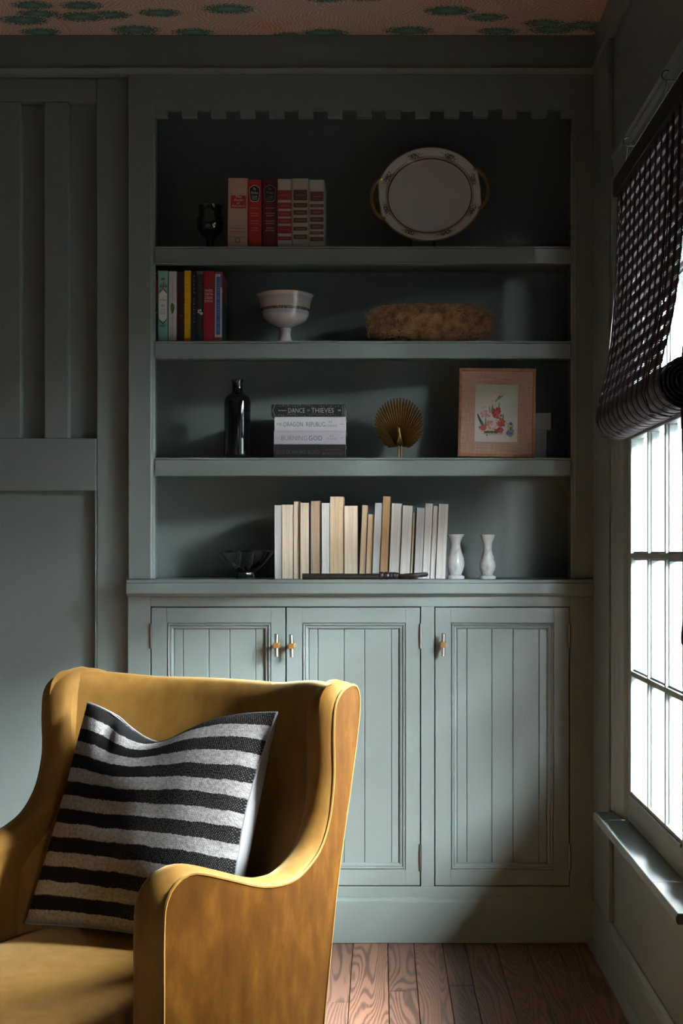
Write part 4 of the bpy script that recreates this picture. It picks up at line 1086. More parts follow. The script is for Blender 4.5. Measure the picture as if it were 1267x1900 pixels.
# brass peacock with a spread tail
pk = at(740, 787, 3.81)
PEA = plain('aged_brass', (.17, .095, .035), .36, .9, .3, 120)
po = empty('peacock_ornament', (pk.x, 3.80, zc_), 'old brass peacock ornament with a spread fan tail', 'ornament')
base = Vector((pk.x + .004, 3.812, az(826, 3.81)))
NF = 40; RX, RZ = 45 / 631.0, 48 / 631.0
cz = pk.z
outline = []
for k in range(NF):
    a = math.radians(-118 + 360 * .655 * k / (NF - 1) + 0) + PI / 2 - 0
    a = math.radians(90 + 152 - 304 * k / (NF - 1))
    tip = Vector((pk.x + RX * math.cos(a), 3.806 - .006, cz + RZ * math.sin(a)))
    b0 = base + Vector((.004 * math.cos(a), 0, .004 * math.sin(a)))
    d = tip - b0; L = d.length; d.normalize(); s = d.cross(Vector((0, 1, 0))).normalized()
    hw = .5 * (2 * PI * .071) / NF * .86
    m = MB(); vs = []
    n = 7
    for i in range(n):
        t = i / (n - 1); w = hw * (.16 + .84 * t) ; bow = -.010 * math.sin(t * PI * .9)
        c = b0 + d * L * t + Vector((0, bow, 0))
        if i == n - 1: w *= .45; c = b0 + d * (L * 1.0) + Vector((0, bow, 0))
        vs += [c - s * w, c + Vector((0, -.0022 * (1 if i else .3), 0)), c + s * w, c + Vector((0, .0008, 0))]
    fs = []
    for i in range(n - 1):
        for j in range(4): fs.append((4 * i + j, 4 * i + (j + 1) % 4, 4 * i + 4 + (j + 1) % 4, 4 * i + 4 + j))
    fs += [(0, 1, 2, 3), (4 * n - 4, 4 * n - 1, 4 * n - 2, 4 * n - 3)]
    m.add(vs, fs)
    e = b0 + d * L * .93 + Vector((0, -.004, 0))       # raised eye near the tip of each feather
    m.tube([e, e + Vector((0, -.0016, 0))], [.0016, .0008], 8)
    m.build('tail_feather', PEA, po, smooth=True, angle=50)
m = MB()
body = spline([(pk.x + .002, 3.806, az(824, 3.8)), (pk.x + .003, 3.790, az(820, 3.8)), (pk.x + .003, 3.776, az(812, 3.8)), (pk.x + .001, 3.772, az(803, 3.8)), (pk.x - .001, 3.770, az(796, 3.8)), (pk.x - .001, 3.767, az(792.5, 3.8)), (pk.x - .001, 3.758, az(793, 3.8))], 24)
rs = [.004, .007, .0098, .0115, .0122, .012, .0112, .010, .0086, .0072, .006, .0052, .0046, .0042, .0040, .0040, .0042, .0047, .0050, .0048, .0038, .0026, .0016, .0006]
m.tube(body, rs, 14)
m.build('bird_body', plain('polished_brass', (.45, .32, .13), .18, 1.0, .15, 100), po, smooth=True)
for k in (-1, 0, 1): MB().tube([(pk.x - .001, 3.768, az(792, 3.8)), (pk.x - .001 + .003 * k, 3.770, az(787, 3.8))], [.0006, .0011], 6).build('crest_plume', PEA, po)
for k in (-1, 1):
    MB().tube([(pk.x + .003 + .004 * k, 3.790, az(826, 3.8)), (pk.x + .003 + .0045 * k, 3.790, zc_ + .006), (pk.x + .003 + .005 * k, 3.782, zc_ + .0042)], [.0022, .0017, .0017], 8).build('leg', PEA, po, smooth=True)
MB().lathe([(.001, 0), (.017, 0), (.017, .0012), (.013, .0022), (.001, .0024)], (pk.x + .003, 3.792, zc_), 28).build('base_plate', PEA, po, smooth=True)

# framed flower print
def mat_linen(name, c1, c2):
    t = NT(name); a = t.noise(t.coord('Object', (8, 8, 420)), 1.6, 3); b = t.noise(t.coord('Object', (300, 8, 14)), 1.5, 3)
    g = t.math('ADD', t.math('MULTIPLY', a.outputs['Fac'], .65), t.math('MULTIPLY', b.outputs['Fac'], .35))
    t.col(t.ramp(g, [(.38, c1), (.6, c2)])); t.rough(.85); t.bump(g, .3, .0005); return t.mat
def mat_frame():
    t = NT('frame_wood'); n = t.noise(t.coord('Object', (1, 1, 1)), 70, 3)
    t.col(t.ramp(n.outputs['Fac'], [(.3, (.24, .095, .042)), (.7, (.38, .17, .08))])); t.rough(.4); return t.mat
FRW = mat_frame()
fw, fh = 141 / 633.0, 169 / 633.0
yf0 = 3.742
fr = empty('framed_print', (ax(921, yf0), yf0 + .012, zc_ + .0028), 'framed flower print in a tan linen mount leaning on the third shelf', 'picture')
fr.rotation_euler = (math.radians(-9), math.radians(1.2), math.radians(-4))
def tpz(x0, x1, z0, z1, w, y0, y1):                    # four mitred frame sides
    A = [(x0, z0), (x1, z0), (x1, z1), (x0, z1)]; B = [(x0 + w, z0 + w), (x1 - w, z0 + w), (x1 - w, z1 - w), (x0 + w, z1 - w)]
    for i in range(4):
        j = (i + 1) % 4
        poly = [A[i], A[j], B[j], B[i]]
        MB().prism(poly, y0, y1, 'y').build('frame_side', FRW, fr, local=True, bevel=.0012)
x0, x1 = -fw / 2, fw / 2
tpz(x0, x1, .0015, fh, .0085, -.010, .006)
MB().box(x0 + .006, x1 - .006, -.002, .004, .008, fh - .006).build('linen_mount', mat_linen('mount_linen', (.30, .165, .115), (.46, .29, .22)), fr, local=True)
def mat_sheet():
    t = NT('watercolour_sheet'); n = t.noise(t.coord('Object', (1, 1, 1)), 9, 3); s = t.N('ShaderNodeSeparateXYZ'); c = t.N('ShaderNodeTexCoord'); t.L(c.outputs['Object'], s.inputs[0])
    t.col(t.mix(t.ramp(t.math('ADD', s.outputs[2], t.math('MULTIPLY', n.outputs['Fac'], .1)), [(.10, (.50, .43, .42)), (.17, (.46, .47, .42)), (.25, (.42, .44, .33))]), (.46, .46, .40), (.5, .5, .46), 'MIX') if False else t.ramp(t.math('ADD', s.outputs[2], t.math('MULTIPLY', n.outputs['Fac'], .08)), [(.08, (.50, .43, .42)), (.15, (.48, .48, .45)), (.24, (.40, .42, .30))]))
    t.rough(.8); return t.mat
# picture window inside the mount, in frame fractions taken from the print itself
pu0, pu1, pv0, pv1 = x0 + fw * .215, x0 + fw * .770, fh * .178, fh * .822
MB().box(pu0, pu1, -.0032, -.0019, pv0, pv1).build('print_sheet', mat_sheet(), fr, local=True)
pm = MB(); PW, PH = pu1 - pu0, pv1 - pv0
def pt(u, v): return (pu0 + PW * u, pv1 - PH * v)
lay_ = [0]
def blob(u, v, r, mi, n=9, jag=.3, sx_=1.0, rg=random.Random(5)):
    lay_[0] += 1; y = -.0033 - .000004 * lay_[0]
    c = pt(u, v)
    pm.add([(c[0] + 1.12 * r * PW * sx_ * (1 + rg.uniform(-jag, jag)) * math.cos(2 * PI * q / n), y, c[1] + 1.12 * r * PW * (1 + rg.uniform(-jag, jag)) * math.sin(2 * PI * q / n)) for q in range(n)], [tuple(range(n))], mi)
def blade(u0, v0, u1, v1, w, mi, bend=0.0):
    lay_[0] += 1; y = -.0033 - .000004 * lay_[0]
    a, b = Vector(pt(u0, v0)), Vector(pt(u1, v1)); d = b - a; s = Vector((-d.y, d.x)).normalized()
    L = []; R = []
    for i in range(7):
        t = i / 6; c = a.lerp(b, t) + s * bend * PW * math.sin(t * PI / 2) ** 2; ww = w * PW * math.sin(PI * (.15 + .85 * t)) ** .8 if i < 6 else 0
        L.append((c.x + s.x * ww, y, c.y + s.y * ww)); R.append((c.x - s.x * ww, y, c.y - s.y * ww))
    vs = L + R[::-1]; pm.add(vs, [(i, i + 1, 12 - i, 13 - i) for i in range(6)], mi)
inks = [flat(n, c, .8) for n, c in (('pale_pink', (.50, .33, .34)), ('rose', (.46, .19, .18)), ('crimson', (.32, .02, .035)), ('coral', (.42, .09, .07)), ('leaf', (.14, .18, .09)), ('dark_leaf', (.05, .07, .045)), ('dish', (.40, .33, .24)), ('blue_grey', (.22, .23, .32)), ('lime', (.42, .44, .06)), ('cream_petal', (.52, .44, .40)), ('haze', (.47, .41, .42)), ('cobalt', (.12, .13, .27)))]
for a in ((.45, .33, .56, .13, .022, 5, -.06), (.45, .30, .62, .15, .026, 4, -.06), (.18, .50, .20, .28, .016, 10, 0), (.06, .52, .20, .80, .026, 5, .02), (.22, .78, .16, .62, .022, 4, 0), (.26, .80, .25, .56, .022, 4, 0), (.40, .52, .42, .34, .026, 4, .01), (.35, .52, .33, .36, .016, 4, 0), (.55, .42, .57, .31, .016, 4, 0), (.29, .90, .27, .70, .022, 5, 0), (.66, .60, .66, .50, .012, 5, 0)): blade(*a)
rp = random.Random(9)
for k in range(52): blob(.42 + rp.gauss(0, .05), .10 + .26 * rp.random(), .026, 10 if k % 3 else 0, rg=rp)
for k in range(28): blob(.17 + rp.gauss(0, .035), .34 + .18 * rp.random(), .022, 10 if k % 2 else 0, rg=rp)
for k in range(32): blob(.25 + rp.uniform(-.10, .13), .47 + .10 * rp.random(), .024, rp.choice((0, 1, 1)), rg=rp)
for k in range(32): blob(.51 + rp.gauss(0, .04), .42 + .16 * rp.random(), .028, 2 if rp.random() < .75 else 3, rg=rp)
for k in range(80): blob(.43 + rp.uniform(-.16, .17), .62 + .22 * rp.random(), .030, rp.choice((0, 9, 9, 1)), rg=rp)
for k in range(20): blob(.34 + rp.gauss(0, .05), .645 + .03 * rp.random(), .022, 1, rg=rp)
for k in range(36): blob(.62 + rp.gauss(0, .04), .60 + .12 * rp.random(), .026, 3, rg=rp)
for k in range(36): blob(.57 + rp.gauss(0, .045), .77 + .08 * rp.random(), .026, 2 if k % 2 else 3, rg=rp)
for k in range(24): blob(.20 + rp.gauss(0, .035), .735 + .06 * rp.random(), .026, 3, rg=rp)
blob(.43, .855, .22, 6, 20, .03, 1.0)
pm.v[-20:] = [Vector((p.x, p.y, pt(0, .862)[1] + (p.z - pt(0, .855)[1]) * .13)) for p in pm.v[-20:]]
for k in range(28): blob(.30 + rp.uniform(-.08, .22), .825 + .015 * rp.random(), .020, 5, rg=rp)
blob(.835, .715, .062, 7, 16, .05); blob(.835, .71, .046, 10, 14, .08); blob(.84, .685, .034, 11, 9, .2); blob(.82, .735, .030, 9, 9, .1); blob(.83, .768, .050, 8, 9, .2); blob(.845, .775, .026, 4, 8, .2)
for k in range(28): blob(.80 + rp.uniform(-.03, .09), .80 + .09 * rp.random(), .028, 7 if k % 3 else 11, rg=rp)
o = pm.build('flower_painting', inks, fr, local=True, recalc=False); o['kind'] = 'stuff'
# white lidded box behind the print
wx0, wx1 = ax(940, 3.83), ax(1012.5, 3.83)
wbx = empty('lidded_box', ((wx0 + wx1) / 2, 3.845, zc_), 'small white lidded box half hidden behind the framed flower print', 'box')
WBX = plain('white_board', (.34, .33, .32), .6, var=.05)
MB().box(wx0, wx1, 3.812, 3.888, zc_, az(796, 3.82)).build('box_body', WBX, wbx, bevel=.001)
MB().box(wx0 - .004, ax(1021, 3.82), 3.806, 3.892, az(798, 3.82), az(767, 3.82)).build('lid', WBX, wbx, bevel=.0015)

# ------------------------------------------------------------------ on the counter ledge
G4 = 'books with their pages turned out on the counter'
YP = 3.737
def qx(p): return ax(p, YP)
def qz(p): return az(p, YP)
PB = [  # left, right at the foot; lean in px; top; pages; cover colour; label
 (509.2, 522.6, 0, 937, 'grey', (.40, .40, .40), 'grey-white book, leftmost of the row with pages turned out'),
 (523, 544, 0, 936, 'cream', (.45, .36, .28), 'cream book second from the left of the page-out row'),
 (544.4, 556, 0, 930, 'cream', (.40, .30, .22), 'narrow cream book standing taller, third from the left of the page-out row'),
 (556.4, 574, 0, 932.5, 'cream', (.16, .10, .07), 'cream book with a dark cover edge, left of the one with blue boards'),
 (575.5, 596, -.5, 929, 'brown', (.07, .11, .22), 'brown-paged book between white and blue boards'),
 (596.6, 611.6, 0, 933, 'white', (.42, .42, .40), 'pale book right of the blue-edged one'),
 (612, 637.5, 0, 921, 'tan', (.50, .36, .22), 'tallest tan book left of the middle of the page-out row'),
 (638, 664.5, 0, 938, 'cream', (.12, .075, .055), 'broad cream book right of the tall tan one, with dark brown cover'),
 (665.4, 677.5, 6, 937, 'tan', (.09, .06, .045), 'leaning tan book with a dark cover edge in the middle of the row'),
 (678, 689.4, 5, 954, 'tan', (.45, .34, .2), 'shortest tan book leaning left of the pale blue-white one'),
 (689.8, 703.4, 4, 933, 'grey', (.42, .44, .46), 'bluish white book left of the tall orange-tan one'),
 (703.8, 719, 6, 921, 'orange', (.10, .055, .03), 'tallest orange-tan book right of the middle of the row'),
 (721, 741, 7, 934, 'white', (.42, .42, .36), 'greenish white book right of the tall orange-tan one'),
 (741.4, 760.4, 6, 938, 'white', (.44, .43, .42), 'off-white book left of the yellowed short one'),
 (760.8, 765.6, 8, 950, 'yellow', (.07, .055, .05), 'thin short yellowed book'),
 (767.6, 783, 6, 942, 'grey', (.42, .44, .47), 'pale blue-white book right of the thin yellowed one'),
 (783.4, 797.6, 5, 934, 'white', (.45, .42, .38), 'off-white book third from the right of the page-out row'),
 (798, 807.6, 7, 938, 'white', (.35, .33, .32), 'narrow greyish book second from the right of the page-out row'),
 (808, 826.4, 6, 935, 'white', (.50, .46, .42), 'off-white book at the right end of the page-out row'),
]
for i, (p0, p1, ln, tp, pg, cc, lab) in enumerate(PB):
    x0, x1 = qx(p0) + .0003, qx(p1) - .0004
    h = qz(tp) - ZT
    dy = ((i * 7) % 5) * .0016
    lean = .043 if i >= 8 else 0
    b = book(lab, x0, x1, ZT, ZT + h, YP + dy, .118, cover('page_out_%d' % i, cc, .45), PAGES[pg], lean, G4, spine='back', board=.0022 if i == 4 else (.0013 if sum(cc) < .35 else .0007), round_spine=.0003)
# glass bowl
def mat_crystal():
    t = NT('clear_crystal'); t.p.inputs['Base Color'].default_value = (.93, .95, 1, 1); t.p.inputs['Transmission Weight'].default_value = 1.0; t.p.inputs['IOR'].default_value = 1.5
    n = t.noise(t.coord(), 60, 2); t.rough(t.math('MULTIPLY', n.outputs['Fac'], .04)); return t.mat
CR = mat_crystal()
gc = Vector((ax(455.5, 3.80), 3.79, ZT))
gb = empty('crystal_bowl', gc, 'clear cut crystal bowl with a lobed rim beside the page-out books', 'bowl')
npet = 9
def lob(w, i):
    k = [0, 0, .02, .03, .05, .07, .09, .10, .10, .08, .07, .05, .03, .0][min(i, 13)]
    return 1 + 1.5 * k * (2 * abs(math.cos(npet * w / 2)) ** .7 - 1.1) if i < 9 else 1 + .4 * k * math.cos(npet * w)
prof = [(.001, .0), (.027, .0), (.028, .003), (.025, .018), (.034, .026), (.050, .042), (.064, .060), (.0755, .081), (.073, .083), (.068, .079), (.057, .060), (.043, .043), (.026, .031), (.001, .028)]
MB().lathe(prof, gc, 144, mod=lob).build('bowl_body', CR, gb, smooth=True, angle=28)
# long iron key
ky = Y0 - .012; kz = ZT
def kx(p): return ax(p, ky)
key = empty('iron_key', (kx(676), ky, kz), 'long black iron key lying along the counter edge', 'key')
r0 = .0075
m = MB().tube([(kx(561), ky, kz + .0085), (kx(563), ky, kz + .0085), (kx(700), ky, kz + .0085), (kx(704), ky, kz + .009)], [.0082, .0085, .0080, .0078], 16)
m.build('shaft', BLACK_IRON, key, smooth=True, angle=50)
m = MB(); prof = [(703, .0085), (704, .0108), (709, .0112), (711, .0090), (713, .0098), (717, .0112), (720, .0100), (722, .0088), (724, .0100), (727, .0100), (728, .0088), (730, .0098), (733, .0098), (734, .0085), (737, .0088), (739, .0070), (742, .0050), (745, .0040)]
m.tube([(kx(p), ky, kz + .0112) for p, r in prof], [r for p, r in prof], 20)
m.build('collar', BLACK_IRON, key, smooth=True, angle=40)
bow = []
for i in range(40):
    a = 2 * PI * i / 40
    bow.append((kx(766) + (kx(790.5) - kx(766)) * math.cos(a), ky + .021 * math.sin(a), kz + .0115 + .003 * math.cos(a)))
MB().tube(bow, .0066, 10, closed=True).build('bow', BLACK_IRON, key, smooth=True)
MB().tube([(kx(743), ky, kz + .0112), (kx(746), ky, kz + .010)], [.0055, .0062], 10).build('neck', BLACK_IRON, key, smooth=True)
m = MB().box(kx(566), kx(584), ky + .006, ky + .030, kz + .004, kz + .012); m.box(kx(566), kx(571), ky + .030, ky + .036, kz + .004, kz + .012); m.box(kx(578), kx(584), ky + .030, ky + .036, kz + .004, kz + .012)
# marble vases
def mat_marble():
    t = NT('white_marble'); n = t.noise(t.coord('Object'), 16, 6, .6, 1.6)
    t.col(t.ramp(n.outputs['Fac'], [(.30, (.36, .365, .375)), (.45, (.55, .55, .56)), (.65, (.62, .62, .62))])); t.rough(.22); t.p.inputs['Coat Weight'].default_value = .2; return t.mat
MARB = mat_marble()
s6 = 1 / 638.0
v1x = ax(845.5, 3.77)
v = empty('bud_vase', (v1x, 3.77, ZT), 'white marble bud vase with a round belly and wide mouth, right beside the books', 'vase', 'pair of marble vases on the counter')
MB().lathe([(.001, 0), (.0250, 0), (.0255, .003), (.0250, .0085), (.019, .0105), (.0165, .0125)], (v1x, 3.77, ZT), 40).build('foot', MARB, v, smooth=True, angle=40)
MB().lathe([(.001, .012), (.0165, .0125), (.0200, .022), (.0248, .036), (.0255, .046), (.0235, .060), (.0180, .078), (.0145, .092), (.0140, .104), (.0175, .116), (.0235, .126), (.0252, .1295), (.0225, .1285), (.0150, .114), (.010, .09), (.001, .08)], (v1x, 3.77, ZT), 48).build('vase_body', MARB, v, smooth=True, angle=60)
v2x = ax(904.5, 3.77)
v = empty('bud_vase', (v2x, 3.77, ZT), 'white marble bud vase with a ringed neck, apart from the books', 'vase', 'pair of marble vases on the counter')
MB().lathe([(.001, 0), (.0240, 0), (.0245, .003), (.0240, .008), (.018, .010), (.0155, .0125)], (v2x, 3.77, ZT), 40).build('foot', MARB, v, smooth=True, angle=40)
MB().lathe([(.001, .012), (.0155, .0125), (.0185, .020), (.0225, .028), (.0240, .038), (.0225, .048), (.0185, .054), (.0180, .058), (.0185, .063), (.0160, .068), (.0125, .082), (.0120, .094), (.0140, .106), (.0195, .120), (.0222, .1285), (.0200, .1275), (.0120, .108), (.008, .09), (.001, .08)], (v2x, 3.77, ZT), 48).build('vase_body', MARB, v, smooth=True, angle=60)
# ------------------------------------------------------------------ velvet wing chair
def mat_velvet(name, c0, c1, c2, sheen, tint=(1.0, .78, .42, 1), spec=.12):
    t = NT(name); v = t.coord('Object')
    n = t.noise(v, 7, 5, .6); s = t.noise(t.coord('Object', (11, 11, 5)), 3, 5); f = t.noise(v, 420, 2)
    g = t.math('ADD', t.math('MULTIPLY', n.outputs['Fac'], .5), t.math('MULTIPLY', s.outputs['Fac'], .5))
    t.col(t.ramp(g, [(.28, c0), (.5, c1), (.72, c2)]))
    t.rough(.62); t.p.inputs['Specular IOR Level'].default_value = spec
    t.p.inputs['Sheen Weight'].default_value = sheen; t.p.inputs['Sheen Roughness'].default_value = .35
    t.p.inputs['Sheen Tint'].default_value = tint
    t.bump(t.math('ADD', t.math('MULTIPLY', f.outputs['Fac'], .4), t.math('MULTIPLY', g, .8)), .25, .0015)
    return t.mat
VEL = mat_velvet('mustard_velvet', (.19, .085, .015), (.26, .125, .026), (.33, .168, .040), .38)
VELO = mat_velvet('mustard_velvet_nap_down', (.036, .0112, .0012), (.068, .024, .0028), (.12, .046, .0055), .08, (1.0, .55, .16, 1), .03)  # outer sides: more orange, with their shade darkened into the colour
CHW = .3325
chair = empty('wing_chair', (-.347, 2.545, 0), 'mustard velvet wing chair with swooping arms in front of the cupboard', 'armchair', rz=math.atan2(-.45, .893))
# side profile (forward, height) of the right-hand side, seam line
PROF = [(.594, .115), (.591, .25), (.587, .434), (.586, .576), (.578, .614), (.558, .633), (.533, .639), (.507, .634), (.453, .615), (.369, .585), (.308, .573), (.252, .572), (.194, .588), (.157, .609), (.127, .647), (.113, .689), (.107, .73), (.109, .790), (.103, .838), (.082, .858), (.050, .868), (.010, .870), (-.018, .860), (-.026, .835), (-.018, .788), (.022, .695), (.062, .606), (.096, .518), (.128, .402), (.154, .299), (.190, .115)]
def bul(t): return .030 * max(0, 1 - ((t - .29) / .31) ** 2)      # the sides bow outwards
pr = spline([(a, b, 0) for a, b in PROF], 150)
CWL = .291                                           # the far side sits a little closer in
def side(sgn):
    CHW = CWL if sgn < 0 else globals()['CHW']
    n = len(pr)
    nor = []
    for i in range(n):
        a, b = pr[max(i - 1, 0)], pr[min(i + 1, n - 1)]
        d = (b - a).normalized(); nor.append(Vector((d.y, -d.x, 0)))        # outwards
    # front post first: going up the front the outward normal must point forward (+t)
    if nor[5].x < 0: nor = [-q for q in nor]
    for _ in range(3): nor = [(nor[max(i - 1, 0)] + nor[i] * 2 + nor[min(i + 1, n - 1)]).normalized() for i in range(n)]
    rings = [(0, -.0015), (.001, .0012), (.007, .0050), (.016, .0098), (.027, .0118), (.040, .0100), (.050, .0050), (.056, -.003), (.059, -.014)]
    vs = []; fs = []
    for dx, o in rings:
        for i in range(n):
            p = pr[i] + nor[i] * o * (1.0 if pr[i].x > .03 else .6)
            vs.append((sgn * (CHW - dx + bul(p.x)), -p.x, max(p.y, .115)))
    k = len(rings)
    for r in range(k - 1):
        for i in range(n - 1): fs.append((r * n + i, r * n + i + 1, (r + 1) * n + i + 1, (r + 1) * n + i))
    m = MB(); m.add(vs, fs)
    m.build('arm_band' , VEL, chair, smooth=True, local=True, angle=180)
    # outer and inner faces
    for name, dx, o in (('outer_panel', .0002, -.0015), ('inner_panel', .0588, -.0135)):
        q = MB(); poly = []
        for i in range(n):
            p = pr[i] + nor[i] * o * (1.0 if pr[i].x > .03 else .6); poly.append(Vector((p.x, max(p.y, .115))))
        # cut into rows of quads-and-tris along the seat depth so that the face can bow
        bmq = bmesh.new(); vv = [bmq.verts.new((0, -p.x, p.y)) for p in poly]; bmq.faces.new(vv)
        for tt in [.03 * k_ for k_ in range(-1, 21)]:
            bmesh.ops.bisect_plane(bmq, geom=bmq.verts[:] + bmq.edges[:] + bmq.faces[:], plane_co=(0, -tt, 0), plane_no=(0, 1, 0))
        bmesh.ops.triangulate(bmq, faces=bmq.faces[:])
        bmq.verts.index_update()
        q.add([(sgn * (CHW - dx + bul(-w_.co.y)), w_.co.y, w_.co.z) for w_ in bmq.verts], [tuple(w_.index for w_ in f_.verts) for f_ in bmq.faces])
        bmq.free()
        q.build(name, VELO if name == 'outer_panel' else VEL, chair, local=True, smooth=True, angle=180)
    pts = [(sgn * (CHW - .0005 + bul(pr[i].x)), -(pr[i].x + nor[i].x * .0005), pr[i].y + nor[i].y * .0005) for i in range(0, n)]
    MB().tube(pts, .0026, 6).build('piping', VEL, chair, smooth=True, local=True)
side(1); side(-1)
# backrest: hollow barrel between the wings, rolled over at the top
XI, XJ = CHW - .006, CWL - .006
def lean(z): return -.026 + (.87 - z) * .238
def sm(a): a = min(max(a, 0), 1); return a * a * (3 - 2 * a)
def tf(z):                                            # where the wing's front edge is at this height
    return .117 + .052 * sm((.69 - z) / .10) + .10 * sm((.60 - z) / .10)
def tin(x, z):
    e = (abs(x) / (XI if x > 0 else XJ)) ** 2.3
    l = lean(z) - .012
    return l + (tf(z) - l) * e
def ztop(x): return .861 + .016 * sm((abs(x) - .12) / .17)
m = MB(); NU = 49
rows = []
for j in range(26): rows.append(('f', j / 25))
for j in range(1, 13): rows.append(('a', j / 12))
rows.append(('r', 0.0)); rows.append(('r', .5)); rows.append(('r', 1.0))
vs = []
rr = .042
for kind, q in rows:
    for i in range(NU):
        x = -XJ + (XI + XJ) * i / (NU - 1); zt = ztop(x)
        if kind == 'f': z = .36 + (zt - rr - .36) * q; t = tin(x, z)
        elif kind == 'a':
            a = PI * q; z = zt - rr + rr * math.sin(a); t = tin(x, zt - rr) - rr + rr * math.cos(a)
        else:
            z = (zt - rr) * (1 - q) + .13 * q; t = tin(x, zt - rr) - 2 * rr + (lean(z) - lean(zt - rr)) * .9
        vs.append((x, -t, z))
fs = [(j * NU + i, j * NU + i + 1, (j + 1) * NU + i + 1, (j + 1) * NU + i) for j in range(len(rows) - 1) for i in range(NU - 1)]
m.add(vs, fs); m.build('backrest', VEL, chair, smooth=True, local=True, angle=180)
# seat cushion with a crowned top
def seat():
    m = MB(); nx_, ny_ = 30, 30; xs_ = CHW - .062
    def top(u, v):
        x = (u * 2 - 1); y = v
        e = (1 - abs(x) ** 6) * (1 - abs(2 * y - 1) ** 8)
        ez = .012 * (1 - x * x) * (1 - (2 * y - 1) ** 2) + .028 * (max(e, 0) ** .35)
        return Vector((x * (xs_ - (CHW - CWL if x < 0 else 0) + bul(.08 + y * .66) * .9) * (1.0 - .015 * abs(2 * y - 1) ** 6), -(.08 + y * .66), .376 + ez))
    m.grid(top, nx_, ny_)
    n0 = len(m.v)
    # skirt down the edges
    loop = [i for i in range(nx_)] + [j * nx_ + nx_ - 1 for j in range(1, ny_)] + [(ny_ - 1) * nx_ + i for i in range(nx_ - 2, -1, -1)] + [j * nx_ for j in range(ny_ - 2, 0, -1)]
    base = len(m.v); L = len(loop)
    for k, (dz, s) in enumerate(((-.02, 1.012), (-.06, 1.016), (-.095, 1.0))):
        for i in loop:
            p = m.v[i]; cy = -.41
            m.v.append(Vector((p.x * (s if abs(p.x) < .25 else 1), cy + (p.y - cy) * s, p.z + dz)))
    prev = loop
    for k in range(3):
        cur = list(range(base + k * L, base + (k + 1) * L))
        for a in range(L): m.f.append((prev[a], prev[(a + 1) % L], cur[(a + 1) % L], cur[a])); m.m.append(0)
        prev = cur
    m.f.append(tuple(prev)); m.m.append(0)
    return m
seat().build('seat_cushion', VEL, chair, smooth=True, local=True, angle=70)
MB().box(-CWL + .06, CHW - .06, -.66, -.10, .12, .285).build('seat_rail', VEL, chair, local=True, bevel=.012)
LEGW = plain('dark_turned_wood', (.05, .025, .014), .35, var=.3)
for x, t in ((-.28, .54), (.28, .54), (-.28, .17), (.28, .17)):
    MB().tube([(x, -t, .0005), (x, -t, .125)], [.014, .022], 14).build('leg', LEGW, chair, local=True, smooth=True, angle=50)

# ------------------------------------------------------------------ striped pillow
def mat_stripe():
    t = NT('striped_wool'); uv = t.N('ShaderNodeUVMap'); s = t.N('ShaderNodeSeparateXYZ'); t.L(uv.outputs[0], s.inputs[0])
    n1 = t.noise(uv.outputs[0], 9, 3); n2 = t.noise(uv.outputs[0], 90, 3, .7)
    v = t.math('ADD', s.outputs[1], t.math('ADD', t.math('MULTIPLY', t.math('SUBTRACT', n1.outputs['Fac'], .5), .022), t.math('MULTIPLY', t.math('SUBTRACT', n2.outputs['Fac'], .5), .016)))
    w = t.math('FRACT', t.math('ADD', t.math('DIVIDE', v, .1255), .535))
    blk = t.ramp(w, [(.50, (1, 1, 1)), (.525, (0, 0, 0))])
    # loose weave: pale specks through the black towards the right-hand side
    sc_ = t.N('ShaderNodeMapping'); sc_.inputs['Scale'].default_value = (112, 150, 1); t.L(uv.outputs[0], sc_.inputs['Vector'])
    ss = t.N('ShaderNodeSeparateXYZ'); t.L(sc_.outputs[0], ss.inputs[0])
    row = t.math('FLOOR', ss.outputs[1])
    fx = t.math('FRACT', t.math('ADD', ss.outputs[0], t.math('MULTIPLY', row, .5))); fy = t.math('FRACT', ss.outputs[1])
    d = t.math('ADD', t.math('POWER', t.math('SUBTRACT', fx, .5), 2.0), t.math('POWER', t.math('SUBTRACT', fy, .5), 2.0))
    dot = t.ramp(d, [(.02, (1, 1, 1)), (.07, (0, 0, 0))])
    rgt = t.ramp(t.math('ADD', s.outputs[0], t.math('MULTIPLY', t.math('SUBTRACT', n1.outputs['Fac'], .5), .5)), [(.42, (0, 0, 0)), (.66, (1, 1, 1))])
    n4 = t.noise(uv.outputs[0], 140, 1)
    dots = t.math('MULTIPLY', t.math('MULTIPLY', dot, rgt), t.ramp(n4.outputs['Fac'], [(.38, (0, 0, 0)), (.55, (1, 1, 1))]))
    black = t.mix(dots, (.011, .010, .011), (.22, .21, .205))
    nw = t.noise(uv.outputs[0], 60, 4, .75)
    white = t.ramp(nw.outputs['Fac'], [(.3, (.18, .168, .164)), (.5, (.32, .302, .296)), (.72, (.46, .44, .432))])
    t.col(t.mix(blk, white, black)); t.rough(.95); t.p.inputs['Specular IOR Level'].default_value = .1
    t.bump(t.math('ADD', t.math('MULTIPLY', nw.outputs['Fac'], t.math('SUBTRACT', 1.0, blk)), t.math('MULTIPLY', dot, -.35)), .7, .004)
    return t.mat
STRIPE = mat_stripe(); LINING = plain('pale_lining', (.34, .335, .34), .85, var=.05, scale=20)
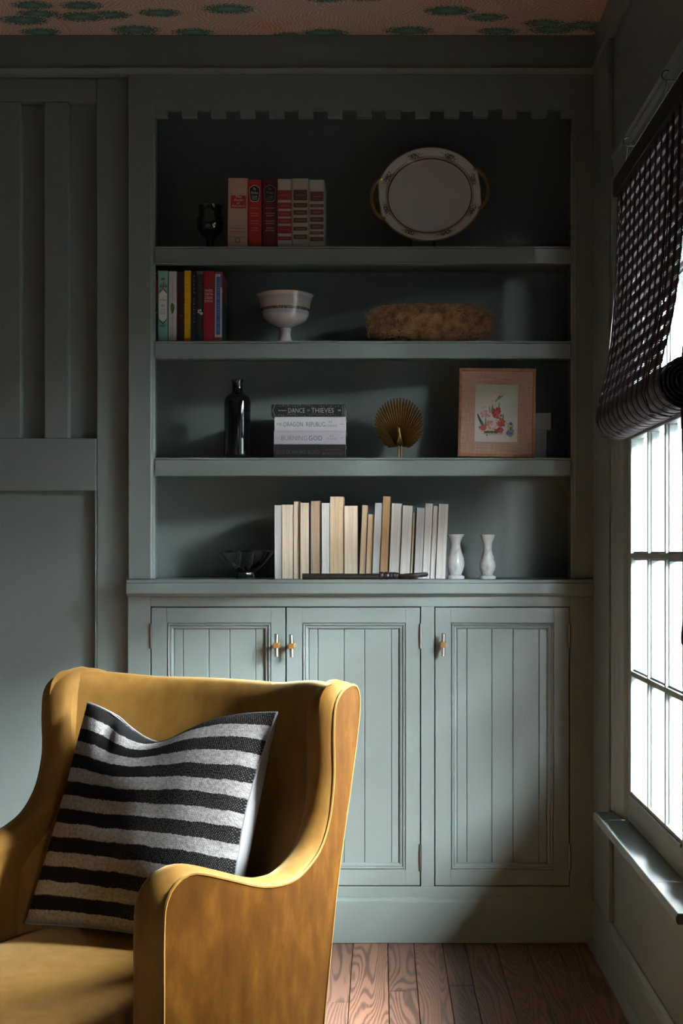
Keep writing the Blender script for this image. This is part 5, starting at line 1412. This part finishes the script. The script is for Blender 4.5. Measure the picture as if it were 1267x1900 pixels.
# corners in the chair's own frame (x, forward, height)
M_ = Matrix.Translation(Vector((-.347, 2.545, 0))) @ Matrix.Rotation(math.atan2(-.45, .893), 4, 'Z')
BL, BR, TL, TR = Vector((-.234, .242, .418)), Vector((.212, .226, .418)), Vector((-.204, .100, .822)), Vector((.227, .096, .823))
def pillow():
    root = empty('pillow', M_ @ Vector((0, -.23, .42)), 'black and white striped wool pillow leaning in the velvet chair', 'pillow')
    N = 57
    nrm = ((BR - BL).cross(TL - BL)).normalized()
    if nrm.y < 0: nrm = -nrm                             # towards the front of the chair (forward is +y here)
    def mid(u, v):
        p = BL * (1 - u) * (1 - v) + BR * u * (1 - v) + TL * (1 - u) * v + TR * u * v
        # the top edge has been chopped down in the middle, the sides pulled in
        sag = .062 * math.exp(-((u - .40) / .24) ** 2) * v ** 4 + .010 * math.sin(PI * u) * v ** 3
        p = p + Vector((0, 0, -1)) * sag
        pin = .020 * math.sin(PI * v)
        p = p + (BR - BL).normalized() * (pin * (1 - u) ** 6 - pin * 1.25 * u ** 6)
        p = p + Vector((0, 0, 1)) * (.012 * math.sin(PI * u) * (1 - v) ** 6)
        return p
    def thick(u, v):
        a = max(0, 4 * u * (1 - u)); b = max(0, 4 * v * (1 - v))
        return (a * b) ** .42
    def wr(u, v):
        return mnoise.noise(Vector((u * 5, v * 5, 1.3))) * .006 * thick(u, v) + .010 * math.exp(-((u - .93) / .06) ** 2 - ((v - .42) / .05) ** 2) * -1
    def crease(u, v):                                     # fold running down from the top left corner
        d = (u - .16) - (.98 - v) * .55
        return -.016 * math.exp(-(d / .045) ** 2) * sm((v - .72) / .2)
    def front(u, v):
        p = mid(u, v) + nrm * (.082 * thick(u, v) + wr(u, v) + crease(u, v)); q = Vector((p.x, -p.y, p.z)); q.z = max(q.z, .4175); return M_ @ q
    def back(u, v):
        th = max(0, 4 * u * (1 - u)) ** .30 * max(0, 4 * v * (1 - v)) ** .42
        p = mid(u, v) - nrm * (.072 * th) + (BR - BL).normalized() * .09 * (u ** 6) * (1 - u) ** .5 * math.sin(PI * v); q = Vector((p.x, -p.y, p.z)); q.z = max(q.z, .4175); return M_ @ q
    def soft(t): return .5 - .5 * math.cos(PI * t)
    f = MB(); f.grid(lambda a, b: front(soft(a), soft(b)), N, N)
    o = f.build('striped_front', STRIPE, root, smooth=True, angle=180)
    uvl = o.data.uv_layers.new(name='UVMap')
    for p in o.data.polygons:
        for li in p.loop_indices:
            vi = o.data.loops[li].vertex_index
            uvl.data[li].uv = (soft((vi % N) / (N - 1)), soft((vi // N) / (N - 1)))
    b = MB(); b.grid(lambda a, c: back(soft(a), soft(c)), N, N)
    b.build('plain_back', LINING, root, smooth=True, angle=180)
    edge = [front(soft(i / 40), 0) for i in range(41)] + [front(1, soft(i / 40)) for i in range(1, 41)] + [front(soft(1 - i / 40), 1) for i in range(1, 41)] + [front(0, soft(1 - i / 40)) for i in range(1, 40)]
    for p in edge: p.z = max(p.z, .419)
    MB().tube(edge, .0024, 6, closed=True).build('seam', LINING, root, smooth=True)
    return root
pillow()
